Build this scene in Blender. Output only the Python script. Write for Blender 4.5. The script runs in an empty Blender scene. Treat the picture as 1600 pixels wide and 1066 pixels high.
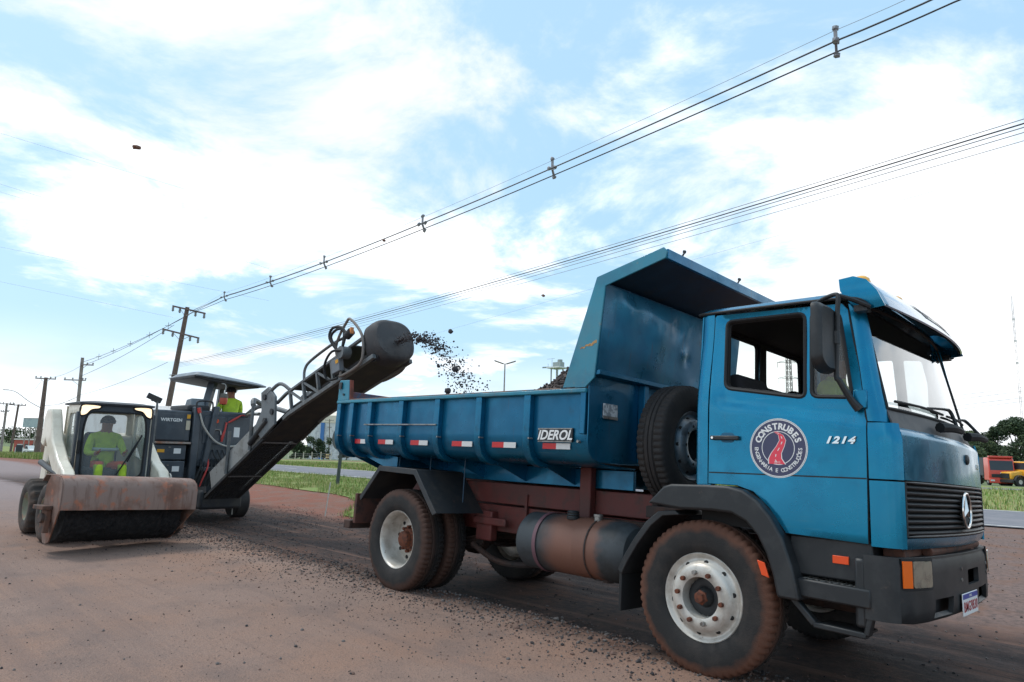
import bpy, bmesh, math, random
from mathutils import Vector, Matrix, noise
from mathutils.geometry import delaunay_2d_cdt
R = math.radians
SC = bpy.context.scene
COL = SC.collection
random.seed(7)

# ------------------------------------------------------------------ camera, sky, sun, exposure
CAM = Vector((2.5205, -5.5817, 1.4847))
YAW, PITCH, ROLL = R(134.802), R(8.965), R(1.735)
_f = Vector((math.cos(YAW)*math.cos(PITCH), math.sin(YAW)*math.cos(PITCH), math.sin(PITCH)))
_r = Vector((math.sin(YAW), -math.cos(YAW), 0)); _u = _r.cross(_f)
_r2 = math.cos(ROLL)*_r + math.sin(ROLL)*_u
_u2 = -math.sin(ROLL)*_r + math.cos(ROLL)*_u
cd = bpy.data.cameras.new('camera'); cam = bpy.data.objects.new('camera', cd); COL.objects.link(cam)
cd.sensor_width = 36; cd.lens = 36*1067.2/1600; cd.clip_end = 6000; cd.clip_start = .05
m3 = Matrix((_r2, _u2, -_f)).transposed()
cam.matrix_world = Matrix.Translation(CAM) @ m3.to_4x4()
SC.camera = cam
SC.view_settings.view_transform = 'Standard'; SC.view_settings.look = 'None'
SC.view_settings.exposure = 0.25; SC.view_settings.gamma = 1
SC.cycles.max_bounces = 8; SC.cycles.transparent_max_bounces = 16

SUN_AZ, SUN_EL = R(-158), R(58)          # direction towards the sun (azimuth from +X, counter-clockwise)
w = bpy.data.worlds.new('World'); SC.world = w; w.use_nodes = True
nt = w.node_tree; nt.nodes.clear()
def N(t, **k):
    n = nt.nodes.new(t)
    for a, b in k.items(): setattr(n, a, b)
    return n
def LK(a, b): nt.links.new(a, b)
def MT(op, a, b=None, c=None, clamp=False):
    n = N('ShaderNodeMath', operation=op); n.use_clamp = clamp
    for i, v in enumerate((a, b, c)):
        if v is None: continue
        if isinstance(v, (int, float)): n.inputs[i].default_value = v
        else: LK(v, n.inputs[i])
    return n.outputs[0]
def RMP(v, a, b, lo=0, hi=1, smooth=True):
    n = N('ShaderNodeMapRange'); n.interpolation_type = 'SMOOTHSTEP' if smooth else 'LINEAR'
    LK(v, n.inputs[0])
    for i, q in ((1, a), (2, b), (3, lo), (4, hi)): n.inputs[i].default_value = q
    return n.outputs[0]
sky = N('ShaderNodeTexSky', sky_type='NISHITA'); sky.sun_disc = False
sky.sun_elevation = SUN_EL; sky.sun_rotation = math.pi/2 - SUN_AZ; sky.air_density = 1.0; sky.dust_density = 1.5; sky.ozone_density = 1.0
tc = N('ShaderNodeTexCoord'); sx = N('ShaderNodeSeparateXYZ'); LK(tc.outputs['Generated'], sx.inputs[0])
zz = MT('ADD', MT('MAXIMUM', sx.outputs[2], 0), .16)
cx = MT('DIVIDE', sx.outputs[0], zz); cy = MT('DIVIDE', sx.outputs[1], zz)
cv = N('ShaderNodeCombineXYZ'); LK(cx, cv.inputs[0]); LK(cy, cv.inputs[1]); cv.inputs[2].default_value = 12.9
def NZ(vec, sc, det=8, rough=.58, dist=0.):
    n = N('ShaderNodeTexNoise'); LK(vec, n.inputs['Vector']); n.inputs['Scale'].default_value = sc
    n.inputs['Detail'].default_value = det; n.inputs['Roughness'].default_value = rough; n.inputs['Distortion'].default_value = dist
    return n.outputs[0]
big = NZ(cv.outputs[0], .55, 3, .5); mid = NZ(cv.outputs[0], 1.5, 10, .62, .35)
dens = MT('ADD', MT('MULTIPLY', big, .95), MT('MULTIPLY', mid, .75))
# thicker cover low down and towards +Y (the white bank over the truck), thinner towards -X
dens = MT('ADD', dens, RMP(cy, .8, 3.2, -.06, .17)); dens = MT('ADD', dens, RMP(cx, -3.2, .2, -.02, .06))
cl = RMP(dens, .795, .95)
cl = MT('MAXIMUM', cl, RMP(sx.outputs[2], .16, .0, 0, .85))
# grey undersides inside the thick parts
shade = RMP(NZ(cv.outputs[0], .9, 5, .55), .42, .7, 1.0, .86)
ccol = N('ShaderNodeMix', data_type='RGBA'); ccol.inputs[6].default_value = (6.5, 6.8, 7.1, 1); ccol.inputs[7].default_value = (9.6, 9.7, 9.8, 1)
LK(RMP(shade, .86, 1.0, 0, 1, False), ccol.inputs[0])
hz = N('ShaderNodeMix', data_type='RGBA'); LK(sky.outputs[0], hz.inputs[6]); hz.inputs[7].default_value = (3.5, 5.5, 7.2, 1); hz.inputs[0].default_value = .75
mx = N('ShaderNodeMix', data_type='RGBA'); LK(cl, mx.inputs[0]); LK(hz.outputs[2], mx.inputs[6]); LK(ccol.outputs[2], mx.inputs[7])
bg = N('ShaderNodeBackground'); bg.inputs[1].default_value = .135; LK(mx.outputs[2], bg.inputs[0])
wo = N('ShaderNodeOutputWorld'); LK(bg.outputs[0], wo.inputs[0])
sd = bpy.data.lights.new('sun', 'SUN'); sd.energy = 1.5; sd.angle = R(12); sd.color = (1, .96, .9)
sun = bpy.data.objects.new('sun', sd); COL.objects.link(sun)
sdir = Vector((math.cos(SUN_AZ)*math.cos(SUN_EL), math.sin(SUN_AZ)*math.cos(SUN_EL), math.sin(SUN_EL)))
sun.rotation_euler = (-sdir).to_track_quat('-Z', 'Y').to_euler(); sun.location = (0, 0, 30)

# ------------------------------------------------------------------ materials
def S(r, g, b):
    f = lambda c: (c/255/12.92 if c/255 <= .04045 else ((c/255+.055)/1.055)**2.4)
    return (f(r), f(g), f(b), 1)
MATS = {}
def M(name, c, rough=.6, metal=0, c2=None, ns=4, lo=.45, hi=.62, c3=None, ns3=14, lo3=.56, hi3=.68, bump=0, bs=60, coat=0, spec=.5, det=6, trans=0, alpha=1, emit=None, emis=0, streak=None, film=None, rvar=0):
    if name in MATS: return MATS[name]
    m = bpy.data.materials.new(name); m.use_nodes = True; MATS[name] = m
    t = m.node_tree; b = t.nodes['Principled BSDF']
    b.inputs['Base Color'].default_value = c; b.inputs['Roughness'].default_value = rough; b.inputs['Metallic'].default_value = metal
    b.inputs['Specular IOR Level'].default_value = spec; b.inputs['Coat Weight'].default_value = coat; b.inputs['Coat Roughness'].default_value = .08
    b.inputs['Transmission Weight'].default_value = trans; b.inputs['Alpha'].default_value = alpha
    if emit: b.inputs['Emission Color'].default_value = emit; b.inputs['Emission Strength'].default_value = emis
    if c2 or bump:
        co = t.nodes.new('ShaderNodeTexCoord')
    def nz(sc, d=det):
        n = t.nodes.new('ShaderNodeTexNoise'); n.inputs['Scale'].default_value = sc; n.inputs['Detail'].default_value = d; n.inputs['Roughness'].default_value = .62
        t.links.new(co.outputs['Object'], n.inputs['Vector']); return n.outputs[0]
    def mix(fac, a, bb):
        x = t.nodes.new('ShaderNodeMix'); x.data_type = 'RGBA'; t.links.new(fac, x.inputs[0])
        if isinstance(a, tuple): x.inputs[6].default_value = a
        else: t.links.new(a, x.inputs[6])
        x.inputs[7].default_value = bb; return x.outputs[2]
    def rm(v, a, bb):
        x = t.nodes.new('ShaderNodeMapRange'); x.interpolation_type = 'SMOOTHSTEP'; t.links.new(v, x.inputs[0]); x.inputs[1].default_value = a; x.inputs[2].default_value = bb; return x.outputs[0]
    if c2:
        o = mix(rm(nz(ns), lo, hi), c, c2)
        if c3: o = mix(rm(nz(ns3), lo3, hi3), o, c3)
        def scaled(sc, k, d=5):
            mp = t.nodes.new('ShaderNodeMapping'); mp.inputs['Scale'].default_value = sc; t.links.new(co.outputs['Object'], mp.inputs[0])
            n = t.nodes.new('ShaderNodeTexNoise'); n.inputs['Scale'].default_value = k; n.inputs['Detail'].default_value = d; n.inputs['Roughness'].default_value = .65; t.links.new(mp.outputs[0], n.inputs['Vector']); return n.outputs[0]
        def amt(v, k):
            x = t.nodes.new('ShaderNodeMath'); x.operation = 'MULTIPLY'; t.links.new(v, x.inputs[0]); x.inputs[1].default_value = k; return x.outputs[0]
        if film: o = mix(amt(rm(nz(2.3), .38, .72), film[1]), o, film[0])
        if streak: o = mix(amt(rm(scaled((14, 14, 1.1), 1.0), streak[1], streak[2]), streak[3]), o, streak[0]); o = mix(amt(rm(scaled((1.2, 3, 40), 1.6), .66, .72), .35), o, (.1, .25, .3, 1))
        if rvar:
            x = t.nodes.new('ShaderNodeMapRange'); t.links.new(nz(3.1), x.inputs[0]); x.inputs[1].default_value = .35; x.inputs[2].default_value = .7; x.inputs[3].default_value = max(.05, rough-rvar); x.inputs[4].default_value = rough+rvar; t.links.new(x.outputs[0], b.inputs['Roughness'])
        t.links.new(o, b.inputs['Base Color'])
    if bump:
        bn = t.nodes.new('ShaderNodeBump'); bn.inputs['Strength'].default_value = bump; bn.inputs['Distance'].default_value = .02
        t.links.new(nz(bs, 4), bn.inputs['Height']); t.links.new(bn.outputs[0], b.inputs['Normal'])
    return m
PAINT = M('teal_paint', S(0, 116, 152), .29, .72, S(0, 123, 158), 1.6, c3=S(0, 107, 142), ns3=5, lo3=.5, hi3=.75, coat=.28, film=(S(70, 112, 116), .06), streak=(S(90, 84, 78), .62, .74, .12), rvar=.12)
BEDP = M('bed_paint', S(0, 96, 132), .38, .6, S(2, 108, 144), 2.2, c3=S(20, 80, 106), ns3=7, lo3=.58, hi3=.8, coat=.18, bump=.06, bs=5, film=(S(60, 92, 98), .1), streak=(S(84, 66, 56), .6, .7, .3), rvar=.15)
BEDL = M('bed_flange_paint', S(28, 128, 152), .55, 0, S(22, 114, 140), 3, c3=S(96, 124, 128), ns3=16, lo3=.63, hi3=.75, coat=.1, film=(S(110, 116, 110), .25), streak=(S(110, 84, 66), .6, .7, .4), rvar=.15)
BEDD = M('bed_dark_navy', S(16, 48, 68), .55, .1, S(20, 56, 78), 3, c3=S(44, 44, 46), ns3=5, lo3=.5, hi3=.8)  # navy, much darker than the bed teal; canopy roof and stay rods
BLKP = M('black_plastic', S(28, 32, 35), .48, 0, S(40, 43, 45), 5, c3=S(80, 68, 60), ns3=11, lo3=.6, hi3=.85, bump=.08, bs=180)
RUBB = M('rubber_seal', S(24, 26, 28), .7)
DARK = M('dark_interior', S(30, 29, 29), .85)
CHAS = M('chassis_red', S(98, 46, 42), .6, 0, S(82, 46, 42), 3, c3=S(62, 46, 42), ns3=8, lo3=.5, hi3=.75)
CHAD = M('chassis_dirty', S(52, 44, 42), .85, 0, S(70, 50, 42), 5, c3=S(34, 32, 32), ns3=9)
RIMS = M('rim_silver', S(196, 192, 184), .42, .35, S(176, 170, 160), 8, c3=S(120, 84, 62), ns3=22, lo3=.66, hi3=.74)
RIMG = M('spare_rim', S(120, 128, 134), .38, .5, S(90, 96, 100), 8)
RUST = M('rusty_nut', S(110, 62, 42), .8, .2, S(80, 50, 40), 30)
CHRM = M('chrome', S(220, 220, 218), .16, 1)
STEEL = M('bare_steel', S(150, 148, 144), .4, .7, S(110, 106, 102), 12)
ORNG = M('orange_lens', S(238, 106, 20), .25, coat=.5)
ORG2 = M('orange_reflector', S(226, 76, 22), .3)
REDR = M('red_reflector', S(190, 26, 30), .35)
WHTR = M('white_reflector', S(206, 206, 204), .4)
WHT = M('white_print', S(228, 228, 226), .5)
NAVY = M('navy_print', S(62, 64, 92), .45)
PINK = M('red_road_print', S(222, 66, 84), .45)
def tyre_mat(name, dirt):
    m = M(name, S(31, 30, 30), .82, 0, S(44, 40, 38), 6, bump=.15, bs=90); t = m.node_tree; b = t.nodes['Principled BSDF']
    src = b.inputs['Base Color'].links[0].from_socket
    co = t.nodes.new('ShaderNodeTexCoord'); sp = t.nodes.new('ShaderNodeSeparateXYZ'); t.links.new(co.outputs['Object'], sp.inputs[0])
    ln = t.nodes.new('ShaderNodeMath'); ln.operation = 'MULTIPLY'; t.links.new(sp.outputs[0], ln.inputs[0]); t.links.new(sp.outputs[0], ln.inputs[1])
    l2 = t.nodes.new('ShaderNodeMath'); l2.operation = 'MULTIPLY_ADD'; t.links.new(sp.outputs[2], l2.inputs[0]); t.links.new(sp.outputs[2], l2.inputs[1]); t.links.new(ln.outputs[0], l2.inputs[2])
    sq = t.nodes.new('ShaderNodeMath'); sq.operation = 'SQRT'; t.links.new(l2.outputs[0], sq.inputs[0])
    nn = t.nodes.new('ShaderNodeTexNoise'); nn.inputs['Scale'].default_value = 9; nn.inputs['Detail'].default_value = 6; t.links.new(co.outputs['Object'], nn.inputs['Vector'])
    ad = t.nodes.new('ShaderNodeMath'); ad.operation = 'MULTIPLY_ADD'; t.links.new(nn.outputs[0], ad.inputs[0]); ad.inputs[1].default_value = .09; t.links.new(sq.outputs[0], ad.inputs[2])
    rm = t.nodes.new('ShaderNodeMapRange'); t.links.new(ad.outputs[0], rm.inputs[0]); rm.inputs[1].default_value = .475; rm.inputs[2].default_value = .52; rm.inputs[4].default_value = dirt
    # mud sits on the shoulder blocks: only near the outer side wall
    sh = t.nodes.new('ShaderNodeMapRange'); t.links.new(sp.outputs[1], sh.inputs[0]); sh.inputs[1].default_value = .02; sh.inputs[2].default_value = -.07
    mm = t.nodes.new('ShaderNodeMath'); mm.operation = 'MULTIPLY'; t.links.new(rm.outputs[0], mm.inputs[0]); t.links.new(sh.outputs[0], mm.inputs[1])
    x = t.nodes.new('ShaderNodeMix'); x.data_type = 'RGBA'; t.links.new(mm.outputs[0], x.inputs[0]); t.links.new(src, x.inputs[6]); x.inputs[7].default_value = S(100, 62, 44)
    t.links.new(x.outputs[2], b.inputs['Base Color']); return m
TYRE = tyre_mat('tyre_muddy', .75); TYR2 = tyre_mat('tyre_rear', .4)
TYRC = M('tyre_clean', S(38, 36, 36), .8, 0, S(48, 44, 42), 6, bump=.15, bs=90)
GLASS = None
def glass_mat(name, tint, a, rough=.03, mirror=False):
    m = bpy.data.materials.new(name); m.use_nodes = True; t = m.node_tree; t.nodes.clear()
    o = t.nodes.new('ShaderNodeOutputMaterial'); mixn = t.nodes.new('ShaderNodeMixShader'); tr = t.nodes.new('ShaderNodeBsdfTransparent'); gl = t.nodes.new('ShaderNodeBsdfPrincipled')
    tr.inputs[0].default_value = tint; gl.inputs['Base Color'].default_value = (.5, .52, .52, 1); gl.inputs['Roughness'].default_value = rough
    if mirror: gl = t.nodes.new('ShaderNodeBsdfGlossy'); gl.inputs['Color'].default_value = (.9, .93, .95, 1); gl.inputs['Roughness'].default_value = rough
    lw = t.nodes.new('ShaderNodeLayerWeight'); lw.inputs[0].default_value = .5; pw = t.nodes.new('ShaderNodeMath'); pw.operation = 'POWER'; t.links.new(lw.outputs['Facing'], pw.inputs[0]); pw.inputs[1].default_value = 5
    fr = t.nodes.new('ShaderNodeMath'); fr.operation = 'MULTIPLY_ADD'; t.links.new(pw.outputs[0], fr.inputs[0]); fr.inputs[1].default_value = .9; fr.inputs[2].default_value = .04; ad = t.nodes.new('ShaderNodeMath'); ad.operation = 'ADD'; ad.use_clamp = True
    t.links.new(fr.outputs[0], ad.inputs[0]); ad.inputs[1].default_value = a
    t.links.new(ad.outputs[0], mixn.inputs[0]); t.links.new(tr.outputs[0], mixn.inputs[1]); t.links.new(gl.outputs[0], mixn.inputs[2]); t.links.new(mixn.outputs[0], o.inputs[0])
    MATS[name] = m; return m
GLAS = glass_mat('window_glass', (.86, .92, .9, 1), .02, .03, True)
GDUST = glass_mat('dusty_glass', (.8, .87, .86, 1), .2, .2)
GGREY = glass_mat('grey_glass', (.7, .74, .72, 1), .16, .12)
GWS = glass_mat('windscreen_glass', (.72, .79, .81, 1), .22, .04, True)

# ------------------------------------------------------------------ mesh helpers
class MB:
    def __init__(s): s.v = []; s.f = []
    def add(s, vs, fs):
        o = len(s.v); s.v += [tuple(p) for p in vs]; s.f += [tuple(i+o for i in q) for q in fs]; return s
    def box(s, x0, x1, y0, y1, z0, z1):
        return s.add([(x, y, z) for x in (x0, x1) for y in (y0, y1) for z in (z0, z1)], [(0, 1, 3, 2), (4, 6, 7, 5), (0, 4, 5, 1), (2, 3, 7, 6), (0, 2, 6, 4), (1, 5, 7, 3)])
    def obox(s, c, ex, ey, ez):
        c = Vector(c); ex, ey, ez = Vector(ex), Vector(ey), Vector(ez)
        return s.add([c+a*ex+b*ey+d*ez for a in (-.5, .5) for b in (-.5, .5) for d in (-.5, .5)], [(0, 1, 3, 2), (4, 6, 7, 5), (0, 4, 5, 1), (2, 3, 7, 6), (0, 2, 6, 4), (1, 5, 7, 3)])
    def beam(s, p, q, wd, ht, up=(0, 0, 1)):
        p, q = Vector(p), Vector(q); d = q-p; sd = d.cross(Vector(up))
        if sd.length < 1e-6: sd = d.cross(Vector((1, 0, 0)))
        sd.normalize(); u = sd.cross(d).normalized()
        return s.obox((p+q)/2, d, sd*wd, u*ht)
    def prism(s, poly, axis, a, b):
        n = len(poly)
        def P(t, q): return {'x': (t, q[0], q[1]), 'y': (q[0], t, q[1]), 'z': (q[0], q[1], t)}[axis]
        return s.add([P(a, q) for q in poly]+[P(b, q) for q in poly], [tuple(range(n)), tuple(range(2*n-1, n-1, -1))]+[(i, (i+1) % n, n+(i+1) % n, n+i) for i in range(n)])
    def tube(s, path, r, n=8, caps=True, closed=False):
        path = [Vector(p) for p in path]; k = len(path); rs = list(r) if isinstance(r, (list, tuple)) else [r]*k
        if 3 <= k <= 10:                      # round off bends
            P2 = []; R2 = []
            for i in range(k if closed else k-1):
                a, b_, c, d = (path[(i+q) % k] for q in (-1, 0, 1, 2)) if closed else (path[max(0, i-1)], path[i], path[i+1], path[min(k-1, i+2)])
                for j in range(5):
                    t = j/5; P2.append(.5*((2*b_)+(c-a)*t+(2*a-5*b_+4*c-d)*t*t+(3*b_-a-3*c+d)*t**3)); R2.append(rs[i]*(1-t)+rs[(i+1) % k]*t)
            if not closed: P2.append(path[-1]); R2.append(rs[-1])
            path, rs, k = P2, R2, len(P2)
        pu = None; vs = []
        for i, p in enumerate(path):
            if closed: d = path[(i+1) % k]-path[i-1]
            else: d = path[min(i+1, k-1)]-path[max(i-1, 0)]
            if d.length < 1e-9: d = Vector((0, 0, 1))
            d.normalize()
            if pu is None:
                pu = d.cross(Vector((0, 0, 1)))
                if pu.length < .05: pu = d.cross(Vector((1, 0, 0)))
            pu = (pu-d*pu.dot(d)).normalized(); w2 = d.cross(pu)
            vs += [p+rs[i]*(math.cos(2*math.pi*j/n)*pu+math.sin(2*math.pi*j/n)*w2) for j in range(n)]
        fs = []
        for i in range(k if closed else k-1):
            for j in range(n):
                a, b = i*n+j, i*n+(j+1) % n; c, d2 = ((i+1) % k)*n+(j+1) % n, ((i+1) % k)*n+j
                fs.append((a, b, c, d2))
        if caps and not closed: fs += [tuple(range(n-1, -1, -1)), tuple((k-1)*n+j for j in range(n))]
        return s.add(vs, fs)
    def lathe(s, prof, c=(0, 0, 0), axis='y', n=32, fn=None, closed=False):
        vs = []; fs = []; k = len(prof); c = Vector(c)
        for j in range(n):
            t = 2*math.pi*j/n
            for i, (r, h) in enumerate(prof):
                if fn: r = fn(i, j, r)
                a, b = r*math.cos(t), r*math.sin(t)
                vs.append(c+Vector({'x': (h, a, b), 'y': (a, h, b), 'z': (a, b, h)}[axis]))
        for j in range(n):
            for i in range(k if closed else k-1):
                a = j*k+i; b = j*k+(i+1) % k; c2 = ((j+1) % n)*k+(i+1) % k; d = ((j+1) % n)*k+i
                fs.append((a, b, c2, d))
        return s.add(vs, fs)
    def cyl(s, p, q, r, n=12): return s.tube([p, q], r, n)
    def grid(s, fn, nu, nv):
        vs = [fn(i/nu, j/nv) for i in range(nu+1) for j in range(nv+1)]
        return s.add(vs, [(i*(nv+1)+j, (i+1)*(nv+1)+j, (i+1)*(nv+1)+j+1, i*(nv+1)+j+1) for i in range(nu) for j in range(nv)])
    def rock(s, c, r, seed, sub=1, sq=(1, 1, 1)):
        bm = bmesh.new(); bmesh.ops.create_icosphere(bm, subdivisions=sub, radius=1)
        rn = random.Random(seed); off = Vector((rn.random()*50, rn.random()*50, rn.random()*50))
        rot = Matrix.Rotation(rn.random()*6.3, 3, 'Z') @ Matrix.Rotation(rn.random()*6.3, 3, 'X')
        c = Vector(c); vs = []
        for v in bm.verts:
            q = v.co*(1+.55*noise.noise(v.co*1.3+off)); q = Vector((q.x*sq[0], q.y*sq[1], q.z*sq[2])); vs.append(c+rot@q*r)
        s.add(vs, [[v.index for v in f.verts] for f in bm.faces]); bm.free(); return s
    def mesh(s, name, smooth=35, recalc=True):
        me = bpy.data.meshes.new(name); me.from_pydata([tuple(p) for p in s.v], [], s.f)
        if recalc:
            bm = bmesh.new(); bm.from_mesh(me); bmesh.ops.recalc_face_normals(bm, faces=bm.faces); bm.to_mesh(me); bm.free()
        if smooth:
            me.polygons.foreach_set('use_smooth', [True]*len(me.polygons)); me.set_sharp_from_angle(angle=R(smooth))
        me.update(); return me
    def build(s, name, mat, parent=None, bev=0, smooth=35, thick=0, seg=2, toff=-1, recalc=True):
        if thick: recalc = False
        me = s.mesh(name, smooth, recalc); me.materials.append(mat)
        return link(name, me, parent, bev, thick, seg, toff)
def link(name, me, parent=None, bev=0, thick=0, seg=2, toff=-1):
    o = bpy.data.objects.new(name, me); COL.objects.link(o)
    if parent: o.parent = parent
    if thick:
        md = o.modifiers.new('thickness', 'SOLIDIFY'); md.thickness = thick; md.offset = toff
        md = o.modifiers.new('split', 'EDGE_SPLIT'); md.split_angle = R(50)
    if bev:
        md = o.modifiers.new('bevel', 'BEVEL'); md.width = bev; md.segments = seg; md.limit_method = 'ANGLE'; md.angle_limit = R(35); md.harden_normals = False
    return o
def tag(o, label, cat, group=None, kind=None):
    if label: o['label'] = label
    if cat: o['category'] = cat
    if group: o['group'] = group
    if kind: o['kind'] = kind
    return o
def struct(o): o['kind'] = 'structure'; return o
def thing(name, label, cat, loc=(0, 0, 0), rz=0, group=None):
    o = bpy.data.objects.new(name, None); COL.objects.link(o); o.location = loc; o.rotation_euler = (0, 0, rz); o.empty_display_size = .3
    return tag(o, label, cat, group)
def copy_tree(o, parent=None):
    c = o.copy(); COL.objects.link(c); c.parent = parent
    for ch in list(o.children): copy_tree(ch, c)
    return c
def inpoly(x, y, P):
    r = False; j = len(P)-1
    for i in range(len(P)):
        if (P[i][1] > y) != (P[j][1] > y) and x < (P[j][0]-P[i][0])*(y-P[i][1])/(P[j][1]-P[i][1])+P[i][0]: r = not r
        j = i
    return r
def rounded(poly, r, n=4):
    out = []; k = len(poly)
    for i in range(k):
        p, a, b = Vector(poly[i]), Vector(poly[i-1]), Vector(poly[(i+1) % k])
        da, db = (a-p), (b-p); rr = min(r, da.length*.45, db.length*.45); s0 = p+da.normalized()*rr; e0 = p+db.normalized()*rr
        for j in range(n+1):
            t = j/n; q = s0*(1-t)**2+p*2*t*(1-t)+e0*t*t; out.append((q.x, q.y))
    return out
def panel(outer, holes, fn, step=.05):
    """flat outline with holes, filled and lifted to 3D by fn(a, b)"""
    pts = []; edges = []
    def loop(L):
        o = len(pts)
        dens = []
        for i in range(len(L)):
            a, b = Vector(L[i]), Vector(L[(i+1) % len(L)]); n = max(1, int((b-a).length/step))
            dens += [tuple(a+(b-a)*t/n) for t in range(n)]
        pts.extend(dens); edges.extend([(o+i, o+(i+1) % len(dens)) for i in range(len(dens))])
    loop(outer)
    for h in holes: loop(h)
    nb = len(pts)
    xs = [p[0] for p in outer]; ys = [p[1] for p in outer]
    y = min(ys)+step*.5
    while y < max(ys):
        x = min(xs)+step*.5
        while x < max(xs):
            if inpoly(x, y, outer) and not any(inpoly(x, y, h) for h in holes):
                if min((q[0]-x)**2+(q[1]-y)**2 for q in pts[:nb]) > (step*.45)**2: pts.append((x, y))
            x += step
        y += step
    v, e, f, *_ = delaunay_2d_cdt([Vector(p) for p in pts], edges, [], 0, 1e-5)
    ff = []
    for t in f:
        c = (sum(v[i].x for i in t)/3, sum(v[i].y for i in t)/3)
        if inpoly(*c, outer) and not any(inpoly(*c, h) for h in holes): ff.append(t)
    b = MB(); b.add([fn(q.x, q.y) for q in v], ff)
    used = set(i for q in ff for i in q); mp = {o: n for n, o in enumerate(sorted(used))}
    b.v = [b.v[i] for i in sorted(used)]; b.f = [tuple(mp[i] for i in q) for q in ff]
    return b
def strip_ring(loop_pts, fn, wd, th):
    """closed seal or frame following a 2D loop"""
    return MB().tube([fn(*p) for p in loop_pts], wd, 6, closed=True)
def text_mesh(txt, size=1, bold=0, shear=0, space=1.0, align='CENTER', ext=.0):
    c = bpy.data.curves.new('lettering', 'FONT'); c.body = txt; c.size = size; c.offset = bold; c.shear = shear; c.space_character = space
    c.align_x = align; c.align_y = 'CENTER'; c.extrude = ext; c.resolution_u = 3
    o = bpy.data.objects.new('lettering', c); COL.objects.link(o); dg = bpy.context.evaluated_depsgraph_get()
    me = bpy.data.meshes.new_from_object(o.evaluated_get(dg)); vs = [v.co.copy() for v in me.vertices]; fs = [tuple(p.vertices) for p in me.polygons]
    bpy.data.objects.remove(o); bpy.data.curves.remove(c); bpy.data.meshes.remove(me)
    return vs, fs
def lettering(name, mat, parent, items, th=.002):
    """items: (verts, faces, fn) with fn mapping a flat letter point to 3D"""
    b = MB()
    for vs, fs, fn in items: b.add([fn(p) for p in vs], fs)
    return b.build(name, mat, parent, smooth=0, thick=th, toff=0)
# ------------------------------------------------------------------ lettering is meshed first, while the scene is still empty
def arc_text(txt, rad, size, a0, a1, inside=False, bold=.0):
    out = []; k = len(txt)
    for i, ch in enumerate(txt):
        if ch == ' ': continue
        t = R(a0+(a1-a0)*i/(k-1)); vs, fs = text_mesh(ch, size, bold)
        rot = t-math.pi/2 if not inside else t+math.pi/2
        c, s_ = math.cos(rot), math.sin(rot); ox, oy = rad*math.cos(t), rad*math.sin(t)
        out.append(([Vector((ox+c*p.x-s_*p.y, oy+s_*p.x+c*p.y, 0)) for p in vs], fs))
    return out
TX = {'top': arc_text('CONSTRUBES', .142, .058, 158, 22, bold=.0022), 'bot': arc_text('ENGENHARIA E CONSTRUÇÕES', .150, .036, 182, 358, True, .0006),
      '2017': text_mesh('2011', .022), '1214': text_mesh('1214', .062, .003, .35, 1.25), 'IDEROL': text_mesh('IDEROL', .125, .003, .3, 1.0), 'PLATE': text_mesh('BMG9B30', .085, .0008, 0, 1.1),
      'BRASIL': text_mesh('BRASIL', .022), 'VISOR': text_mesh('CONSTRUBES', .075, .002, 0, 1.05), 'CE': text_mesh('C E', .05, .002), 'WIRTGEN': text_mesh('WIRTGEN', .14, .004, 0, 1.05)}

# ------------------------------------------------------------------ dump truck
TH = R(-2.4)
truck = thing('dump_truck', 'teal blue four wheeled dump truck with open tipper bed and black bumper', 'truck')
truck.rotation_euler = (TH, 0, 0)
_piv = Vector((0, -1.1, 0)); truck.location = _piv - Matrix.Rotation(TH, 3, 'X') @ _piv
T = truck
def both(fn):
    for s in (-1, 1): fn(s)
# chassis
for s in (-1, 1):
    MB().box(-4.45, 1.15, s*.43-.035, s*.43+.035, .66, .925).build('chassis_rail', CHAS, T, .008)
    MB().box(-4.5, -.62, s*.44-.04, s*.44+.04, .945, 1.155).build('subframe_rail', CHAS, T, .008)
    b = MB().box(-4.15, -1.03, s*.46-.02, s*.46+.02, 1.175, 1.345); b.build('bed_sill', BEDP, T, .004)
    b = MB().box(-1.565, -1.435, s*.52-.05, s*.52+.03, .86, 1.36); b.build('bed_post', CHAS, T, .01)
    b = MB()
    for k in range(4): b.tube([(-4.2+.02*k, s*.43, .60-.035*k), (-3.55, s*.43, .56-.035*k-.06), (-2.9-.02*k, s*.43, .60-.035*k)], .02, 6)
    b.build('leaf_spring', CHAD, T)
    b = MB().box(-2.95, -2.72, s*.5-.06, s*.5+.04, .56, .86); b.box(-2.98, -2.5, s*.56-.02, s*.56+.02, .72, .8); b.build('spring_bracket', CHAS, T, .015)
    for x in (-2.3, -.75): MB().box(x-.015, x+.015, s*.49-.01, s*.49+.01, .80, 1.06).build('mount_bolt', CHAS, T)
for x in (-4.3, -2.4, -1.2, -.3, .9): MB().box(x-.04, x+.04, -.4, .4, .70, .88).build('cross_member', CHAD, T)
b = MB().cyl((-3.55, -.95, .505), (-3.55, .95, .505), .075, 14); b.lathe([(0, -.2), (.12, -.16), (.19, -.05), (.19, .05), (.12, .16), (0, .2)], (-3.55, .02, .505), 'x', 16); b.build('rear_axle', CHAD, T)
MB().cyl((-3.4, .02, .55), (-.3, .02, .75), .045, 10).build('drive_shaft', CHAD, T)
b = MB().beam((0, -.85, .5), (0, .85, .5), .1, .1); b.build('front_axle', CHAD, T, .01)
b = MB().tube([(-3.05, -.5, .5), (-2.7, -.45, .36), (-2.35, -.3, .36), (-2.1, .2, .42)], .03, 8); b.build('brake_pipe', CHAD, T)
MB().box(-.5, .9, -.33, .33, .45, .95).build('gearbox', CHAD, T, .05)

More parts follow.
